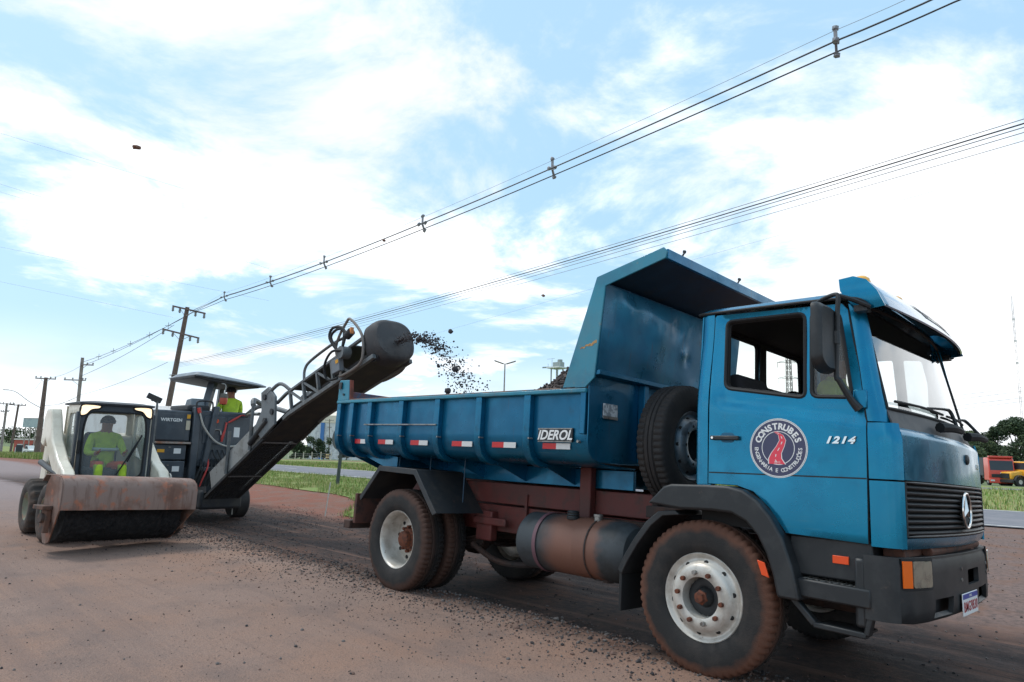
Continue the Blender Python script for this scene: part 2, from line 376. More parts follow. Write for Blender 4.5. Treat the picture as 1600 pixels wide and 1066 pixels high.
# wheels: outer face towards -Y
def tyre_mb(n=180, rad=.52):
    k = rad/.52
    prof = [(.292*k, -.1), (.305*k, -.118), (.35*k, -.134), (.42*k, -.136), (.465*k, -.13), (.492*k, -.124), (.508*k, -.116), (.519*k, -.1), (.522*k, -.052), (.509*k, -.046), (.509*k, -.038), (.522*k, -.032), (.523*k, -.006), (.511*k, -.003), (.511*k, .003), (.523*k, .006), (.522*k, .032), (.509*k, .038), (.509*k, .046), (.522*k, .052), (.519*k, .1), (.508*k, .116), (.492*k, .124), (.465*k, .13), (.42*k, .136), (.35*k, .134), (.305*k, .118), (.292*k, .1)]
    def fn(i, j, r):
        if j % 3 == 0 and r > .488*k and abs(prof[i][1]) > .048: return r-.013
        return r
    return MB().lathe(prof, (0, 0, 0), 'y', n, fn)
ME_T = tyre_mb().mesh('tyre', 40)
rim_f = MB().lathe([(.292, .1), (.27, .08), (.268, -.06), (.284, -.092), (.297, -.1), (.299, -.108), (.293, -.113), (.283, -.108), (.272, -.094), (.258, -.088), (.246, -.094), (.23, -.122), (.212, -.142), (.19, -.148), (.15, -.148), (.137, -.144), (.132, -.12), (.128, -.06), (.06, -.05), (.0, -.05)], (0, 0, 0), 'y', 72).mesh('rim', 50)
rim_r = MB().lathe([(.292, .1), (.299, -.106), (.294, -.113), (.284, -.108), (.277, -.092), (.270, -.08), (.266, -.02), (.262, .045), (.248, .06), (.243, .085), (.236, .092), (.225, .085), (.21, .07), (.16, .062), (.10, .066), (0, .066)], (0, 0, 0), 'y', 72).mesh('rim', 50)
def nut_ring(par, rad, h0, h1, n, r, mats, ph=0):
    for i in range(n):
        t = 2*math.pi*(i+ph)/n; x, z = rad*math.cos(t), rad*math.sin(t)
        MB().cyl((x, h0, z), (x, h1, z), r, 6).build('wheel_nut', mats[i % len(mats)], par, .002)
def hole_ring(par, rad, n, h, r, nrm, ph=0):
    for i in range(n):
        t = 2*math.pi*(i+ph)/n; e = Vector((math.cos(t), 0, math.sin(t))); c = e*rad+Vector((0, h, 0)); d = (e*nrm[0]+Vector((0, nrm[1], 0))).normalized()
        MB().cyl(c-d*.012, c+d*.0025, r, 12).build('hand_hole', DARK, par)
def wheel(loc, kind, side, tm, rz=0):
    me = rim_f if kind == 'front' else rim_r
    me = me.copy() if me.materials else me
    if not me.materials: me.materials.append(RIMS)
    wv = link('wheel', me, T); wv.location = loc; wv.rotation_euler = (0, R(17 if side < 0 else 40), rz)
    tme = ME_T.copy(); tme.materials.clear(); tme.materials.append(tm); link('tyre', tme, wv)
    if kind == 'front':
        nut_ring(wv, .168, -.13, -.178, 10, .0165, [RUST, RUST, RUST, STEEL, RUST], .3)
        hole_ring(wv, .238, 10, -.108, .016, (.62, -.8), .8)
        MB().lathe([(.13, -.055), (.122, -.075), (.09, -.08), (.07, -.075), (.06, -.1), (.045, -.128), (.02, -.135), (0, -.135)], n=24).build('hub', BLKP, wv)
        MB().lathe([(.052, -.08), (.05, -.135), (.038, -.142), (.034, -.165), (0, -.168)], n=6).build('hub_nut', RUST, wv)
    elif kind == 'rear':
        hole_ring(wv, .19, 8, .064, .02, (0, -1), .2)
        MB().lathe([(.115, .07), (.11, .03), (.085, .02), (.08, -.03), (.055, -.045), (0, -.045)], n=20).build('hub', RUST, wv)
        nut_ring(wv, .125, .066, .02, 10, .017, [RUST])
    return wv
wheel((0, -1.0, .505), 'front', -1, TYRE); wheel((0, 1.0, .505), 'front', 1, TYRE, math.pi)
wheel((-3.55, -1.02, .505), 'rear', -1, TYR2); wheel((-3.55, 1.02, .505), 'rear', 1, TYR2, math.pi)
for s in (-1, 1):
    w2 = wheel((-3.55, s*.71, .505), 'inner', s, TYR2, 0 if s < 0 else math.pi)
# spare wheel upright behind the cab, its face turned to the cab
sm = rim_f.copy(); sm.materials.clear(); sm.materials.append(RIMG)
sp = link('spare_wheel', sm, T); sp.location = (-.585, -.44, 1.585); sp.rotation_euler = (0, 0, R(90)); sp.scale = (.97, 1, .97)
st = ME_T.copy(); st.materials.clear(); st.materials.append(TYRC); link('tyre', st, sp)
hole_ring(sp, .238, 10, -.108, .016, (.62, -.8)); nut_ring(sp, .168, -.146, -.151, 10, .013, [DARK])
MB().lathe([(.131, -.10), (0, -.10)], n=24).build('hub_hole', DARK, sp)
b = MB().box(-.72, -.36, -.75, .3, .98, 1.075); b.box(-.76, -.7, -.6, -.5, 1.0, 2.0); b.build('spare_wheel_carrier', CHAD, T, .01)

# fuel tank
def xgrad_mat(name, base, brown, x0, x1, x2, x3, soft=.12):
    m = M(name, base, .6, 0, S(46, 50, 52), 5, bump=.05, bs=40); t = m.node_tree; bb = t.nodes['Principled BSDF']; src = bb.inputs['Base Color'].links[0].from_socket
    co = t.nodes.new('ShaderNodeTexCoord'); s_ = t.nodes.new('ShaderNodeSeparateXYZ'); t.links.new(co.outputs['Object'], s_.inputs[0])
    nn = t.nodes.new('ShaderNodeTexNoise'); nn.inputs['Scale'].default_value = 7; nn.inputs['Detail'].default_value = 6; t.links.new(co.outputs['Object'], nn.inputs['Vector'])
    ad = t.nodes.new('ShaderNodeMath'); ad.operation = 'MULTIPLY_ADD'; t.links.new(nn.outputs[0], ad.inputs[0]); ad.inputs[1].default_value = soft*1.6; t.links.new(s_.outputs[0], ad.inputs[2])
    outs = []
    for a, b_ in ((x0, x1), (x3, x2)):
        r_ = t.nodes.new('ShaderNodeMapRange'); r_.interpolation_type = 'SMOOTHSTEP'; t.links.new(ad.outputs[0], r_.inputs[0]); r_.inputs[1].default_value = a+soft*.8; r_.inputs[2].default_value = b_+soft*.8; outs.append(r_.outputs[0])
    mm = t.nodes.new('ShaderNodeMath'); mm.operation = 'MULTIPLY'; t.links.new(outs[0], mm.inputs[0]); t.links.new(outs[1], mm.inputs[1])
    x = t.nodes.new('ShaderNodeMix'); x.data_type = 'RGBA'; t.links.new(mm.outputs[0], x.inputs[0]); t.links.new(src, x.inputs[6]); x.inputs[7].default_value = brown; t.links.new(x.outputs[2], bb.inputs['Base Color'])
    return m
TANK = xgrad_mat('fuel_tank_grimy', S(56, 62, 66), S(112, 76, 62), -1.72, -1.45, -1.08, -.98)
pr = [(0, -2.0), (.15, -1.99), (.225, -1.965), (.25, -1.93), (.25, -1.3), (.253, -1.29), (.25, -1.28), (.25, -.93), (.243, -.86), (.21, -.79), (.13, -.745), (0, -.73)]
tank = MB().lathe(pr, (0, -.74, .675), 'x', 40).build('fuel_tank', TANK, T)
MB().lathe([(.258, -1.74), (.262, -1.738), (.262, -1.7), (.258, -1.698)], (0, -.74, .675), 'x', 40).build('strap', M('strap_purple', S(104, 74, 82), .6), tank)
MB().lathe([(.256, -1.16), (.259, -1.158), (.259, -1.145), (.256, -1.143)], (0, -.74, .675), 'x', 40).build('strap', CHAD, tank)
MB().lathe([(.0, .0), (.055, 0), (.058, .02), (.052, .03), (.058, .04), (.052, .05), (.056, .06), (.045, .075), (0, .078)], (-1.42, -.82, .90), 'z', 16).build('filler_cap', BLKP, tank)
MB().lathe([(0, 0), (.035, 0), (.035, .04), (.042, .042), (.042, .06), (0, .062)], (-1.16, -.8, .905), 'z', 14).build('filler_neck', STEEL, tank)
MB().cyl((-1.05, -.78, .42), (-1.05, -.78, .45), .05, 10).build('drain_plug', CHAD, tank)
b = MB().box(-1.9, -.85, -.55, -.46, .6, .92); b.build('tank_bracket', CHAD, T)

# rear mudguards, mud flaps, rear bar
MUDG = M('mudguard_black', S(38, 42, 46), .55, 0, S(52, 52, 52), 5, c3=S(84, 66, 56), ns3=8, lo3=.6, hi3=.85)
for s in (-1, 1):
    pl = [(-4.21, .9), (-3.88, 1.255), (-3.22, 1.24), (-2.84, .83)]; inn = [(-2.87, .83), (-3.232, 1.215), (-3.872, 1.23), (-4.2, .88)]
    b = MB().prism(pl+inn, 'y', s*1.2, s*.56); b.prism([(p[0], p[1]+.002) for p in pl]+[(-2.9, .805), (-3.25, 1.185), (-3.865, 1.2), (-4.18, .86)], 'y', s*1.205, s*1.185); b.build('mudguard', MUDG, T, .004)
    MB().box(-4.335, -4.29, s*1.18-.0, s*.62, .6, .93).build('mud_flap', M('mud_flap', S(88, 56, 48), .8, 0, S(50, 42, 40), 4), T, .006)
    for x in (-3.85, -3.3, -2.75): MB().cyl((x, s*.95, 1.38), (x+.06, s*1.0, 1.2 if x < -3 else .95), .006, 6).build('stay_rod', BEDD, T)
MB().box(-4.55, -4.42, -1.16, 1.16, .53, .62).build('rear_bar', CHAD, T, .01)
for s in (-1, 1):
    for x in (-3.4,):
        MB().box(-3.62, -3.52, s*.5-.05, s*.5+.05, .9, 1.2).build('bump_stop', CHAS, T)

# ---- tipper bed
prof = [(1.145, 1.97), (1.145, 1.62), (1.138, 1.54), (1.115, 1.47), (1.07, 1.415), (1.0, 1.385), (.9, 1.37), (.47, 1.355)]
for s in (-1, 1):
    b = MB(); n = len(prof)
    b.add([(x, s*p[0], p[1]) for x in (-4.86, -1.02) for p in prof], [(i, i+1, n+i+1, n+i) for i in range(n-1)])
    b.build('bed_side', BEDP, T, thick=.012, smooth=50)
    op = [(p[0]+(.058 if i < 4 else .045), p[1]-(0 if i < 3 else .02)) for i, p in enumerate(prof[:7])]
    op = [(1.203, 1.966), (1.203, 1.61), (1.192, 1.51), (1.16, 1.425), (1.10, 1.365), (1.02, 1.335), (.93, 1.33)]
    ip = [(p[0]-.002, p[1]) for p in prof[:7]]; ip[0] = (1.143, 1.966)
    rme = MB().prism([(s*q[0], q[1]) for q in op+ip[::-1]], 'x', -.04, .04).mesh('rib', 30); rme.materials.append(BEDP)
    for x in (-4.845, -4.565, -4.19, -3.585, -2.965, -2.335, -1.695):
        o = link('rib', rme, T, .006); o.location = (x, 0, 0)
        hk = MB(); hk.cyl((x+.05, s*1.16, 1.58), (x+.05, s*1.215, 1.58), .008, 6); hk.build('rope_hook', STEEL, T)
        MB().prism([(s*1.07, 1.40), (s*.48, 1.40), (s*.48, 1.19)], 'x', x-.006, x+.006).build('gusset', BEDP, T)
    MB().prism([(s*1.145, 1.62), (s*1.203, 1.62), (s*1.203, 1.97), (s*1.145, 1.97)], 'x', -1.085, -1.03).build('corner_strip', BEDP, T, .006)
    b = MB().box(-4.89, -1.025, min(s*1.1, s*1.213), max(s*1.1, s*1.213), 1.964, 2.0); b.build('top_rail', BEDL, T, .008)
    MB().box(-4.86, -1.3, min(s*1.1, s*1.2), max(s*1.1, s*1.2), 2.002, 2.012).build('rail_cap', M('worn_rail', S(146, 116, 100), .7, 0, S(70, 130, 150), 6), T, .003)
    b = MB().prism([(-4.885, 2.0), (-4.635, 2.0), (-4.67, 2.245), (-4.87, 2.25), (-4.885, 2.22)], 'y', s*1.205, s*1.15); b.build('tail_post', BEDL, T, .006)
    MB().prism([(-4.63, 2.003), (-4.612, 2.003), (-4.648, 2.245), (-4.665, 2.245)], 'y', s*1.2, s*1.155).build('tail_post_edge', M('rust_brown', S(122, 62, 48), .8, 0, S(90, 52, 44), 8), T)
    b = MB().box(-4.86, -4.8, min(s*1.21, s*1.225), max(s*1.21, s*1.225), 2.14, 2.22); b.cyl((-4.75, s*1.2, 2.07), (-4.75, s*1.22, 2.07), .014, 8); b.build('tail_hinge', BLKP, T)
    for x0, x1 in ((-4.5, -4.28), (-4.03, -3.75), (-3.43, -3.14), (-2.75, -2.45), (-2.17, -1.86), (-1.53, -1.22)):
        xm = (x0+x1)/2; ya, yb = s*1.142, s*1.1475
        o = MB().box(x0, xm, min(ya, yb), max(ya, yb), 1.493, 1.543).build('reflector', REDR, T)
        MB().box(xm, x1, min(ya, yb), max(ya, yb), 1.493, 1.543).build('white_segment', WHTR, o)
MB().box(-4.9, -4.862, -1.12, 1.12, 1.42, 2.13).build('tailgate', M('tailgate_rust', S(122, 62, 48), .8, 0, S(40, 100, 130), 3), T, .006)
MB().box(-4.8, -1.05, -.88, .88, 1.375, 1.395).build('bed_floor', CHAD, T)
MB().prism([(-4.86, 1.44), (-3.9, 1.18), (-3.9, 1.36), (-4.86, 1.46)], 'y', -.95, .95).build('tail_chute', BEDP, T)
MB().cyl((-4.23, -1.222, 1.705), (-2.93, -1.222, 1.700), .008, 8).build('side_bar', STEEL, T)
o = MB().box(-1.575, -1.185, -1.165, -1.147, 1.553, 1.672).build('maker_plate', M('plate_black', S(34, 34, 36), .4), T, .003)
vs, fs = TX['IDEROL']; lettering('lettering', WHT, o, [(vs, fs, lambda p: (-1.385+p.x*.92, -1.1665, 1.608+p.y*.92))])
b = MB()
for z in (1.556, 1.667): b.box(-1.573, -1.188, -1.168, -1.163, z-.004, z+.004)
b.build('plate_border', STEEL, o)
for x, z in ((-1.562, 1.66), (-1.2, 1.66), (-1.2, 1.566)): MB().cyl((x, -1.165, z), (x, -1.171, z), .007, 8).build('rivet', STEEL, o)
MB().cyl((-1.12, -1.14, 1.56), (-1.12, -1.175, 1.56), .012, 8).build('plug', STEEL, T)
# headboard with overhanging canopy
b = panel([(-1.19, 2.1), (-1.19, 1.56), (-1.17, 1.48), (-1.12, 1.425), (-1.03, 1.4), (1.03, 1.4), (1.12, 1.425), (1.17, 1.48), (1.19, 1.56), (1.19, 2.1)], [], lambda y, z: (-1.0+.012*noise.noise(Vector((y*1.6, z*1.6, 4))), y, z), .1)
b.build('headboard_lower', BEDP, T, thick=.01)
def dent(y, z):
    d = .02*noise.noise(Vector((y*1.3, z*1.3, 2)))+.004*noise.noise(Vector((y*4, z*4, 9)))
    for (a, c, w_, h) in ((-.3, 2.62, .16, .014), (-.02, 2.7, .09, -.014), (.12, 2.48, .05, .012), (.2, 2.44, .04, -.012), (-.85, 2.74, .12, .01), (-.45, 2.28, .2, .012), (.5, 2.4, .2, -.012)):
        d += h*math.exp(-((y-a)**2+(z-c)**2)/w_**2)
    return d
MB().grid(lambda u, v: ((-.935+.075*v)+dent(-1.19+2.38*u, 2.12+.75*v)*min(1, 6*min(u, 1-u, v, 1-v)), -1.19+2.38*u, 2.12+.75*v), 70, 26).build('headboard', BEDP, T, thick=.008)
MB().prism([(-1.0, 2.105), (-.9, 2.112), (-.9, 2.15), (-.935, 2.15)], 'y', -1.19, 1.19).build('headboard_ledge', BEDP, T, .004)
MB().prism([(-1.27, 2.03), (-1.0, 2.03), (-.96, 2.94), (-1.0, 2.8)], 'y', -1.18, 1.18).build('headboard_back', BEDP, T)
for s in (-1, 1):
    b = MB().prism([(-1.28, 2.012), (-1.03, 2.012), (-.945, 2.085), (-.862, 2.855), (-.285, 2.995), (-.272, 3.05), (-.305, 3.088), (-.955, 2.945), (-1.008, 2.79)], 'y', s*1.19, s*1.206); b.build('canopy_side', BEDL, T, .004)
    b = MB()
    b.beam((-1.14, s*1.2, 2.012), (-1.03, s*1.2, 2.012), .02, .01)
    b.build('weld_seam', BEDL, T)
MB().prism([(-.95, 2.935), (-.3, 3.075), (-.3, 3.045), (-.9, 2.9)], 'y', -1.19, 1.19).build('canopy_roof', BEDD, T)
MB().box(-.3, -.272, -1.19, 1.19, 2.992, 3.072).build('canopy_lip', BEDP, T, .004)
for y in (-.97, -.02, .95):
    b = MB().cyl((-.285, y, 3.06), (-.27, y+.02, 3.105), .008, 8); b.rock((-.27, y+.02, 3.11), .017, 3); b.build('tarp_hook', BLKP, T)
for y in (-.45, .45):
    MB().box(-1.0, -.93, y-.035, y+.035, 1.42, 2.11).build('headboard_channel', BEDP, T, .006)
pme = MB().box(-.994, -.984, -1.01, -.81, 1.775, 1.895).build('document_plate', M('plate_print', S(176, 182, 186), .5, 0, S(120, 128, 134), 30, lo=.5, hi=.52), T, .003)
b = MB().box(-.988, -.978, -1.01, -.81, 1.765, 1.79); b.build('plate_clip', STEEL, pme)
# scrape on the canopy flange
b = MB(); rn = random.Random(5); top = []; bot = []
for i in range(13):
    t = i/12; x = -1.105+.175*t; zc = 2.335+.05*t+.008*rn.uniform(-1, 1); hh = .004+.016*t*rn.uniform(.5, 1)
    top.append((x, -1.2072, zc+hh)); bot.append((x, -1.2072, zc-hh))
b.add(top+bot, [(i, i+1, 13+i+1, 13+i) for i in range(12)]); b.build('paint_scrape', M('bare_scrape', S(176, 140, 90), .7, 0, S(150, 90, 50), 40), T)
# ------------------------------------------------------------------ cab
def smst(a, b, x):
    t = max(0, min(1, (x-a)/(b-a))); return t*t*(3-2*t)
def Ya(x, z):                       # half width of the cab side at (x, z)
    y = 1.10-.075*smst(0, 1, (z-1.78)/.76)*1.0
    zc = 1.855-.13*x
    y -= .014*smst(zc-.012, zc+.03, z)*smst(.085, .125, x)*smst(2.53, 2.49, z)
    y -= .012*smst(1.0, .97, z)
    return y
DOOR = [(.035, 1.285), (.25, 1.285), (.37, 1.25), (.48, 1.15), (.59, 1.0), (1.085, .985), (1.098, 1.72), (1.06, 2.05), (.985, 2.46), (.95, 2.505), (.06, 2.525), (.045, 2.51)]
W1 = rounded([(.15, 1.965), (.725, 1.878), (.705, 2.472), (.13, 2.475)], .05)
W2 = rounded([(.765, 1.885), (1.02, 1.872), (.93, 2.448), (.748, 2.468)], .045)
def scale_loop(L, k):
    cx_ = sum(p[0] for p in L)/len(L); cz_ = sum(p[1] for p in L)/len(L)
    return [(cx_+(p[0]-cx_)*(1+k/.28), cz_+(p[1]-cz_)*(1+k/.28)) for p in L]
for s in (-1, 1):
    sf = lambda x, z, d=0: (x, s*(Ya(x, z)+d), z)
    door = panel(DOOR, [W1, W2], sf, .035).build('door', PAINT, T, thick=.012, smooth=60, toff=1 if s > 0 else -1)
    b = panel(DOOR, [W1, W2], lambda x, z: sf(x*.97+.015, z, -.05), .12); b.build('door_lining', DARK, door)
    for L, nm in ((W1, 'window_seal'), (W2, 'quarter_window_seal')):
        MB().tube([sf(*p, -.004) for p in L], .0135, 6, closed=True).build(nm, RUBB, door)
        MB().tube([sf(*p, -.03) for p in L], .022, 6, closed=True).build('window_channel', DARK, door)
    panel(W2, [], lambda x, z: sf(x, z, -.014), .1).build('quarter_glass', GGREY, door)
    # main window wound down: a hand's breadth of glass shows above the sill
    lo = [(.145, 1.96), (.73, 1.872), (.729, 1.9), (.147, 1.985)]
    panel(lo, [], lambda x, z: sf(x, z, -.022), .1).build('window_glass', GLAS, door)
    MB().tube([sf(*p, -.006) for p in DOOR], .006, 5, closed=True).build('door_seal', RUBB, door)
    b = MB()
    for i in range(12):
        x0, x1 = .04+i*.0875, .04+(i+1)*.0875
        b.add([sf(x0, 1.358+.008*x0, .001), sf(x1, 1.358+.008*x1, .001), sf(x1, 1.367+.008*x1, .001), sf(x0, 1.367+.008*x0, .001)], [(0, 1, 2, 3)])
    b.build('door_groove', RUBB, door)
    hb = MB().box(.06, .275, s*1.118-.012, s*1.118+.012, 1.592, 1.622); hd = hb.build('door_handle', BLKP, door, .006)
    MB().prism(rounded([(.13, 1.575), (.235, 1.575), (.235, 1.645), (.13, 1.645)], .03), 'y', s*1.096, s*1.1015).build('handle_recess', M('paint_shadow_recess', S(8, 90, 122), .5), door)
    MB().cyl((.078, s*1.12, 1.607), (.078, s*1.133, 1.607), .009, 10).build('lock', CHRM, door)
    # upper front hinge
    MB().box(1.03, 1.11, s*1.095-.016, s*1.095+.012, 1.80, 1.915).build('hinge', PAINT, door, .006)
    # rear corner of the cab
    pth = [(.028, 1.10), (-.03, 1.10), (-.065, 1.085), (-.088, 1.05), (-.095, 1.0)]
    def rc(u, v):
        z = 1.28+v*1.262; i = min(3, int(u*4)); t = u*4-i
        x = pth[i][0]*(1-t)+pth[i+1][0]*t; y = pth[i][1]*(1-t)+pth[i+1][1]*t
        k = smst(0, 1, (z-1.78)/.76)
        return (x+.012*k, s*(y-.075*k), z)
    MB().grid(rc, 16, 14).build('cab_rear_corner', PAINT, T, thick=.01, smooth=60, toff=-1 if s > 0 else 1)
    MB().box(-.06, .05, min(s*1.06, s*1.092), max(s*1.06, s*1.092), 1.24, 1.285).build('cab_sill', PAINT, T, .006)
    # gutter line, roof rail
    MB().tube([(-.085, s*1.0, 2.545), (-.03, s*1.03, 2.545), (.5, s*1.036, 2.543), (.95, s*1.03, 2.535), (1.03, s*1.0, 2.50), (1.075, s*.985, 2.44)], .011, 6).build('roof_gutter', RUBB, T)
    # front corner panel with the groove at door-line height
    cp = [(1.104, 1.10), (1.16, 1.10), (1.205, 1.093), (1.237, 1.078), (1.260, 1.056), (1.2775, 1.027)]
    def fc(z0, z1):
        def f(u, v):
            i = min(4, int(u*5)); t = u*5-i
            return (cp[i][0]*(1-t)+cp[i+1][0]*t-.02*smst(1.6, 1.72, z0+(z1-z0)*v)*u, s*(cp[i][1]*(1-t)+cp[i+1][1]*t-.01*smst(1.64, 1.72, z0+(z1-z0)*v)), z0+(z1-z0)*v-.0*u)
        return f
    MB().grid(fc(1.373, 1.713), 15, 10).build('corner_panel', PAINT, T, thick=.012, smooth=60, toff=1 if s > 0 else -1)
    MB().grid(fc(.975, 1.362), 15, 10).build('corner_panel', PAINT, T, thick=.012, smooth=60, toff=1 if s > 0 else -1)
    # windscreen pillar
    def ap(u, v):
        z = 1.722+(2.5-1.722)*v; dx = 1.104-.115*smst(0, 1, .5*v)*2*v if False else 1.104+(-.04*min(1, v/.42)) - (.075*max(0, (v-.42)/.58))
        a = Vector((dx, Ya(1.2, z)-.002, z)); e = Vector((1.205-.14*v, .985-.055*v, z)); c_ = (a+e)/2+Vector((.028, .03, 0))
        q = a*(1-u)**2+c_*2*u*(1-u)+e*u*u
        return (q.x, s*q.y, q.z)
    MB().grid(ap, 8, 12).build('windscreen_pillar', PAINT, T, thick=.03, smooth=60, toff=1 if s > 0 else -1)
# door decal on the visible door
dr = [o for o in T.children if o.name.startswith('door') and o.type == 'MESH'][0]
CX, CZ = .545, 1.545
def disc(r, y, n=64, r0=0):
    b = MB()
    if r0: return b.add([(CX+q*math.cos(2*math.pi*i/n), y, CZ+q*math.sin(2*math.pi*i/n)) for q in (r0, r) for i in range(n)], [(i, (i+1) % n, n+(i+1) % n, n+i) for i in range(n)])
    return b.add([(CX+r*math.cos(2*math.pi*i/n), y, CZ+r*math.sin(2*math.pi*i/n)) for i in range(n)], [tuple(range(n))])
disc(.197, -1.1015).build('logo_disc', WHT, dr, smooth=0); disc(.1845, -1.1022).build('logo_field', NAVY, dr, smooth=0)
disc(.1925, -1.1024, r0=.1905).build('logo_ring', NAVY, dr, smooth=0); disc(.112, -1.1027, r0=.1075).build('logo_ring', WHT, dr, smooth=0)
cl_ = [(-.015, .108), (.02, .085), (.032, .05), (.015, .01), (-.012, -.035), (-.02, -.07), (-.008, -.1065)]; wd = [.012, .016, .021, .026, .033, .042, .054]
def road(k, y):
    L = [(c[0]-w_*k, c[1]) for c, w_ in zip(cl_, wd)]; r_ = [(c[0]+w_*k, c[1]) for c, w_ in zip(cl_, wd)]
    n = len(L); return MB().add([(CX+p[0], y, CZ+p[1]) for p in L+r_], [(i, i+1, n+i+1, n+i) for i in range(n-1)])
road(1.14, -1.1027).build('logo_road_edge', WHT, dr, smooth=0); road(1.0, -1.1031).build('logo_road', PINK, dr, smooth=0)
for i in range(len(cl_)-1):
    p, q = Vector(cl_[i]), Vector(cl_[i+1]); a, c_ = p.lerp(q, .2), p.lerp(q, .65); h = .0028; b = MB()
    b.add([(CX+a.x-h, -1.1035, CZ+a.y), (CX+a.x+h, -1.1035, CZ+a.y), (CX+c_.x+h, -1.1035, CZ+c_.y), (CX+c_.x-h, -1.1035, CZ+c_.y)], [(0, 1, 2, 3)]).build('logo_lane_dash', WHT, dr, smooth=0)
for k in ('top', 'bot'): lettering('logo_lettering', WHT, dr, [(v, f, lambda p: (CX+p.x, -1.1028, CZ+p.y)) for v, f in TX[k]], .0006)
lettering('logo_year', WHT, dr, [(TX['2017'][0], TX['2017'][1], lambda p: (CX-.005+p.x, -1.1036, CZ-.096+p.y))], .0006)
lettering('model_number', CHRM, dr, [(TX['1214'][0], TX['1214'][1], lambda p: (.94+p.x*1.18, -1.108, 1.60+p.y*.95))], .01)

# roof
def roof(u, v):
    y = -1+2*v; x = -.09+1.15*u
    k = (1-abs(y)**7)**.5*(1-abs(2*u-1)**14)**.5
    return (x+.0*y, y*(1.03-.03*k), 2.55+.075*k+.02*(1-y*y)*k)
MB().grid(roof, 40, 48).build('cab_roof', PAINT, T, smooth=60)
MB().box(-.06, 1.02, -.98, .98, 2.50, 2.52).build('roof_lining', DARK, T)
# rear wall with two windows
RW = [rounded([(-.86, 2.12), (-.06, 2.12), (-.05, 2.475), (-.84, 2.475)], .05), rounded([(.06, 2.12), (.86, 2.12), (.84, 2.475), (.05, 2.475)], .05)]
for x, m_, nm in ((-.095, PAINT, 'cab_back'), (-.06, DARK, 'back_lining')):
    panel([(-1.0, 1.28), (1.0, 1.28), (1.0, 2.0), (.965, 2.54), (-.965, 2.54), (-1.0, 2.0)], RW, lambda y, z: (x+.012*smst(0, 1, (z-1.78)/.76), y, z), .15).build(nm, m_, T, thick=.008)
for L in RW:
    panel(L, [], lambda y, z: (-.08, y, z), .2).build('rear_window', GLAS, T)
    MB().tube([(-.09, y, z) for y, z in L], .014, 6, closed=True).build('rear_window_seal', RUBB, T)
# front panel, grille, valance
def F(y): return 1.36-.0805*(y/1.03)**2
MB().grid(lambda u, v: (F(-1.02+2.04*u)-.012*v-.05*smst(.85, 1.0, v)**2, -1.02+2.04*u, 1.375+.325*v), 40, 16).build('front_panel', PAINT, T, thick=.012, smooth=60, toff=-1)
MB().grid(lambda u, v: (F(-1.02+2.04*u)-.045, -1.02+2.04*u, 1.03+.35*v), 24, 2).build('grille_back', RUBB, T)
gr = MB().tube([(F(y)-.006, y, z) for y, z in [(-1.015, 1.045)]+[(-1.015+2.03*i/16, 1.045) for i in range(1, 17)]+[(1.015, 1.362)]+[(1.015-2.03*i/16, 1.362) for i in range(1, 17)]], .009, 6, closed=True).build('grille', BLKP, T)
for k in range(9):
    z = 1.056+k*.0335; b = MB(); n = 24
    vs_ = []
    for i in range(n+1):
        y = -1.01+2.02*i/n; f_ = F(y)
        vs_ += [(f_-.04, y, z+.004), (f_-.004, y, z), (f_+.002, y, z+.009), (f_-.012, y, z+.02), (f_-.04, y, z+.024)]
    b.add(vs_, [(i*5+j, i*5+j+1, (i+1)*5+j+1, (i+1)*5+j) for i in range(n) for j in range(4)])
    b.build('grille_slat', BLKP, gr, smooth=30)
MB().grid(lambda u, v: (F(-1.02+2.04*u)-.004-.03*(1-v)**2, -1.02+2.04*u, .968+.066*v), 30, 4).build('valance', PAINT, T, thick=.012, smooth=60, toff=-1)
b = MB()
b.box(1.12, 1.24, -.95, .95, .86, 1.0); b.tube([(1.27, -.6, .945), (1.27, .2, .95), (1.26, .75, .955)], .035, 8); b.box(1.2, 1.29, -.35, -.28, .88, .98); b.box(1.2, 1.29, .5, .58, .88, .98)
b.build('radiator_frame', M('rusty_frame', S(96, 62, 48), .8, 0, S(52, 46, 44), 8), T, .006)
# star badge
st = MB().tube([(F(0)+.018, .112*math.cos(2*math.pi*i/40), 1.205+.115*math.sin(2*math.pi*i/40)) for i in range(40)], .009, 8, closed=True).build('badge_ring', CHRM, T)
b = MB(); c0 = Vector((F(0)+.03, 0, 1.205))
for k in range(3):
    a = R(90+120*k); tip = Vector((F(0)+.016, .106*math.cos(a), 1.205+.108*math.sin(a)))
    for d_ in (-1, 1):
        a2 = a+d_*R(60); sh_ = Vector((F(0)+.012, .022*math.cos(a2), 1.205+.022*math.sin(a2))); b.add([c0, tip, sh_], [(0, 1, 2)])
b.build('badge_star', CHRM, st, smooth=0)
MB().lathe([(0, .006), (.1, .006), (.105, 0)], (F(0)+.004, 0, 1.205), 'x', 30).build('badge_back', BLKP, st)
MB().lathe([(0, .016), (.022, .016), (.035, .01), (.037, 0)], (F(.22)-.006, .22, 1.56), 'x', 24).build('hood_lock', BLKP, T)
lettering('front_lettering', CHRM, T, [(TX['CE'][0], TX['CE'][1], lambda p: (F(.7)-.002, .7+p.x, 1.525+p.y))], .006)
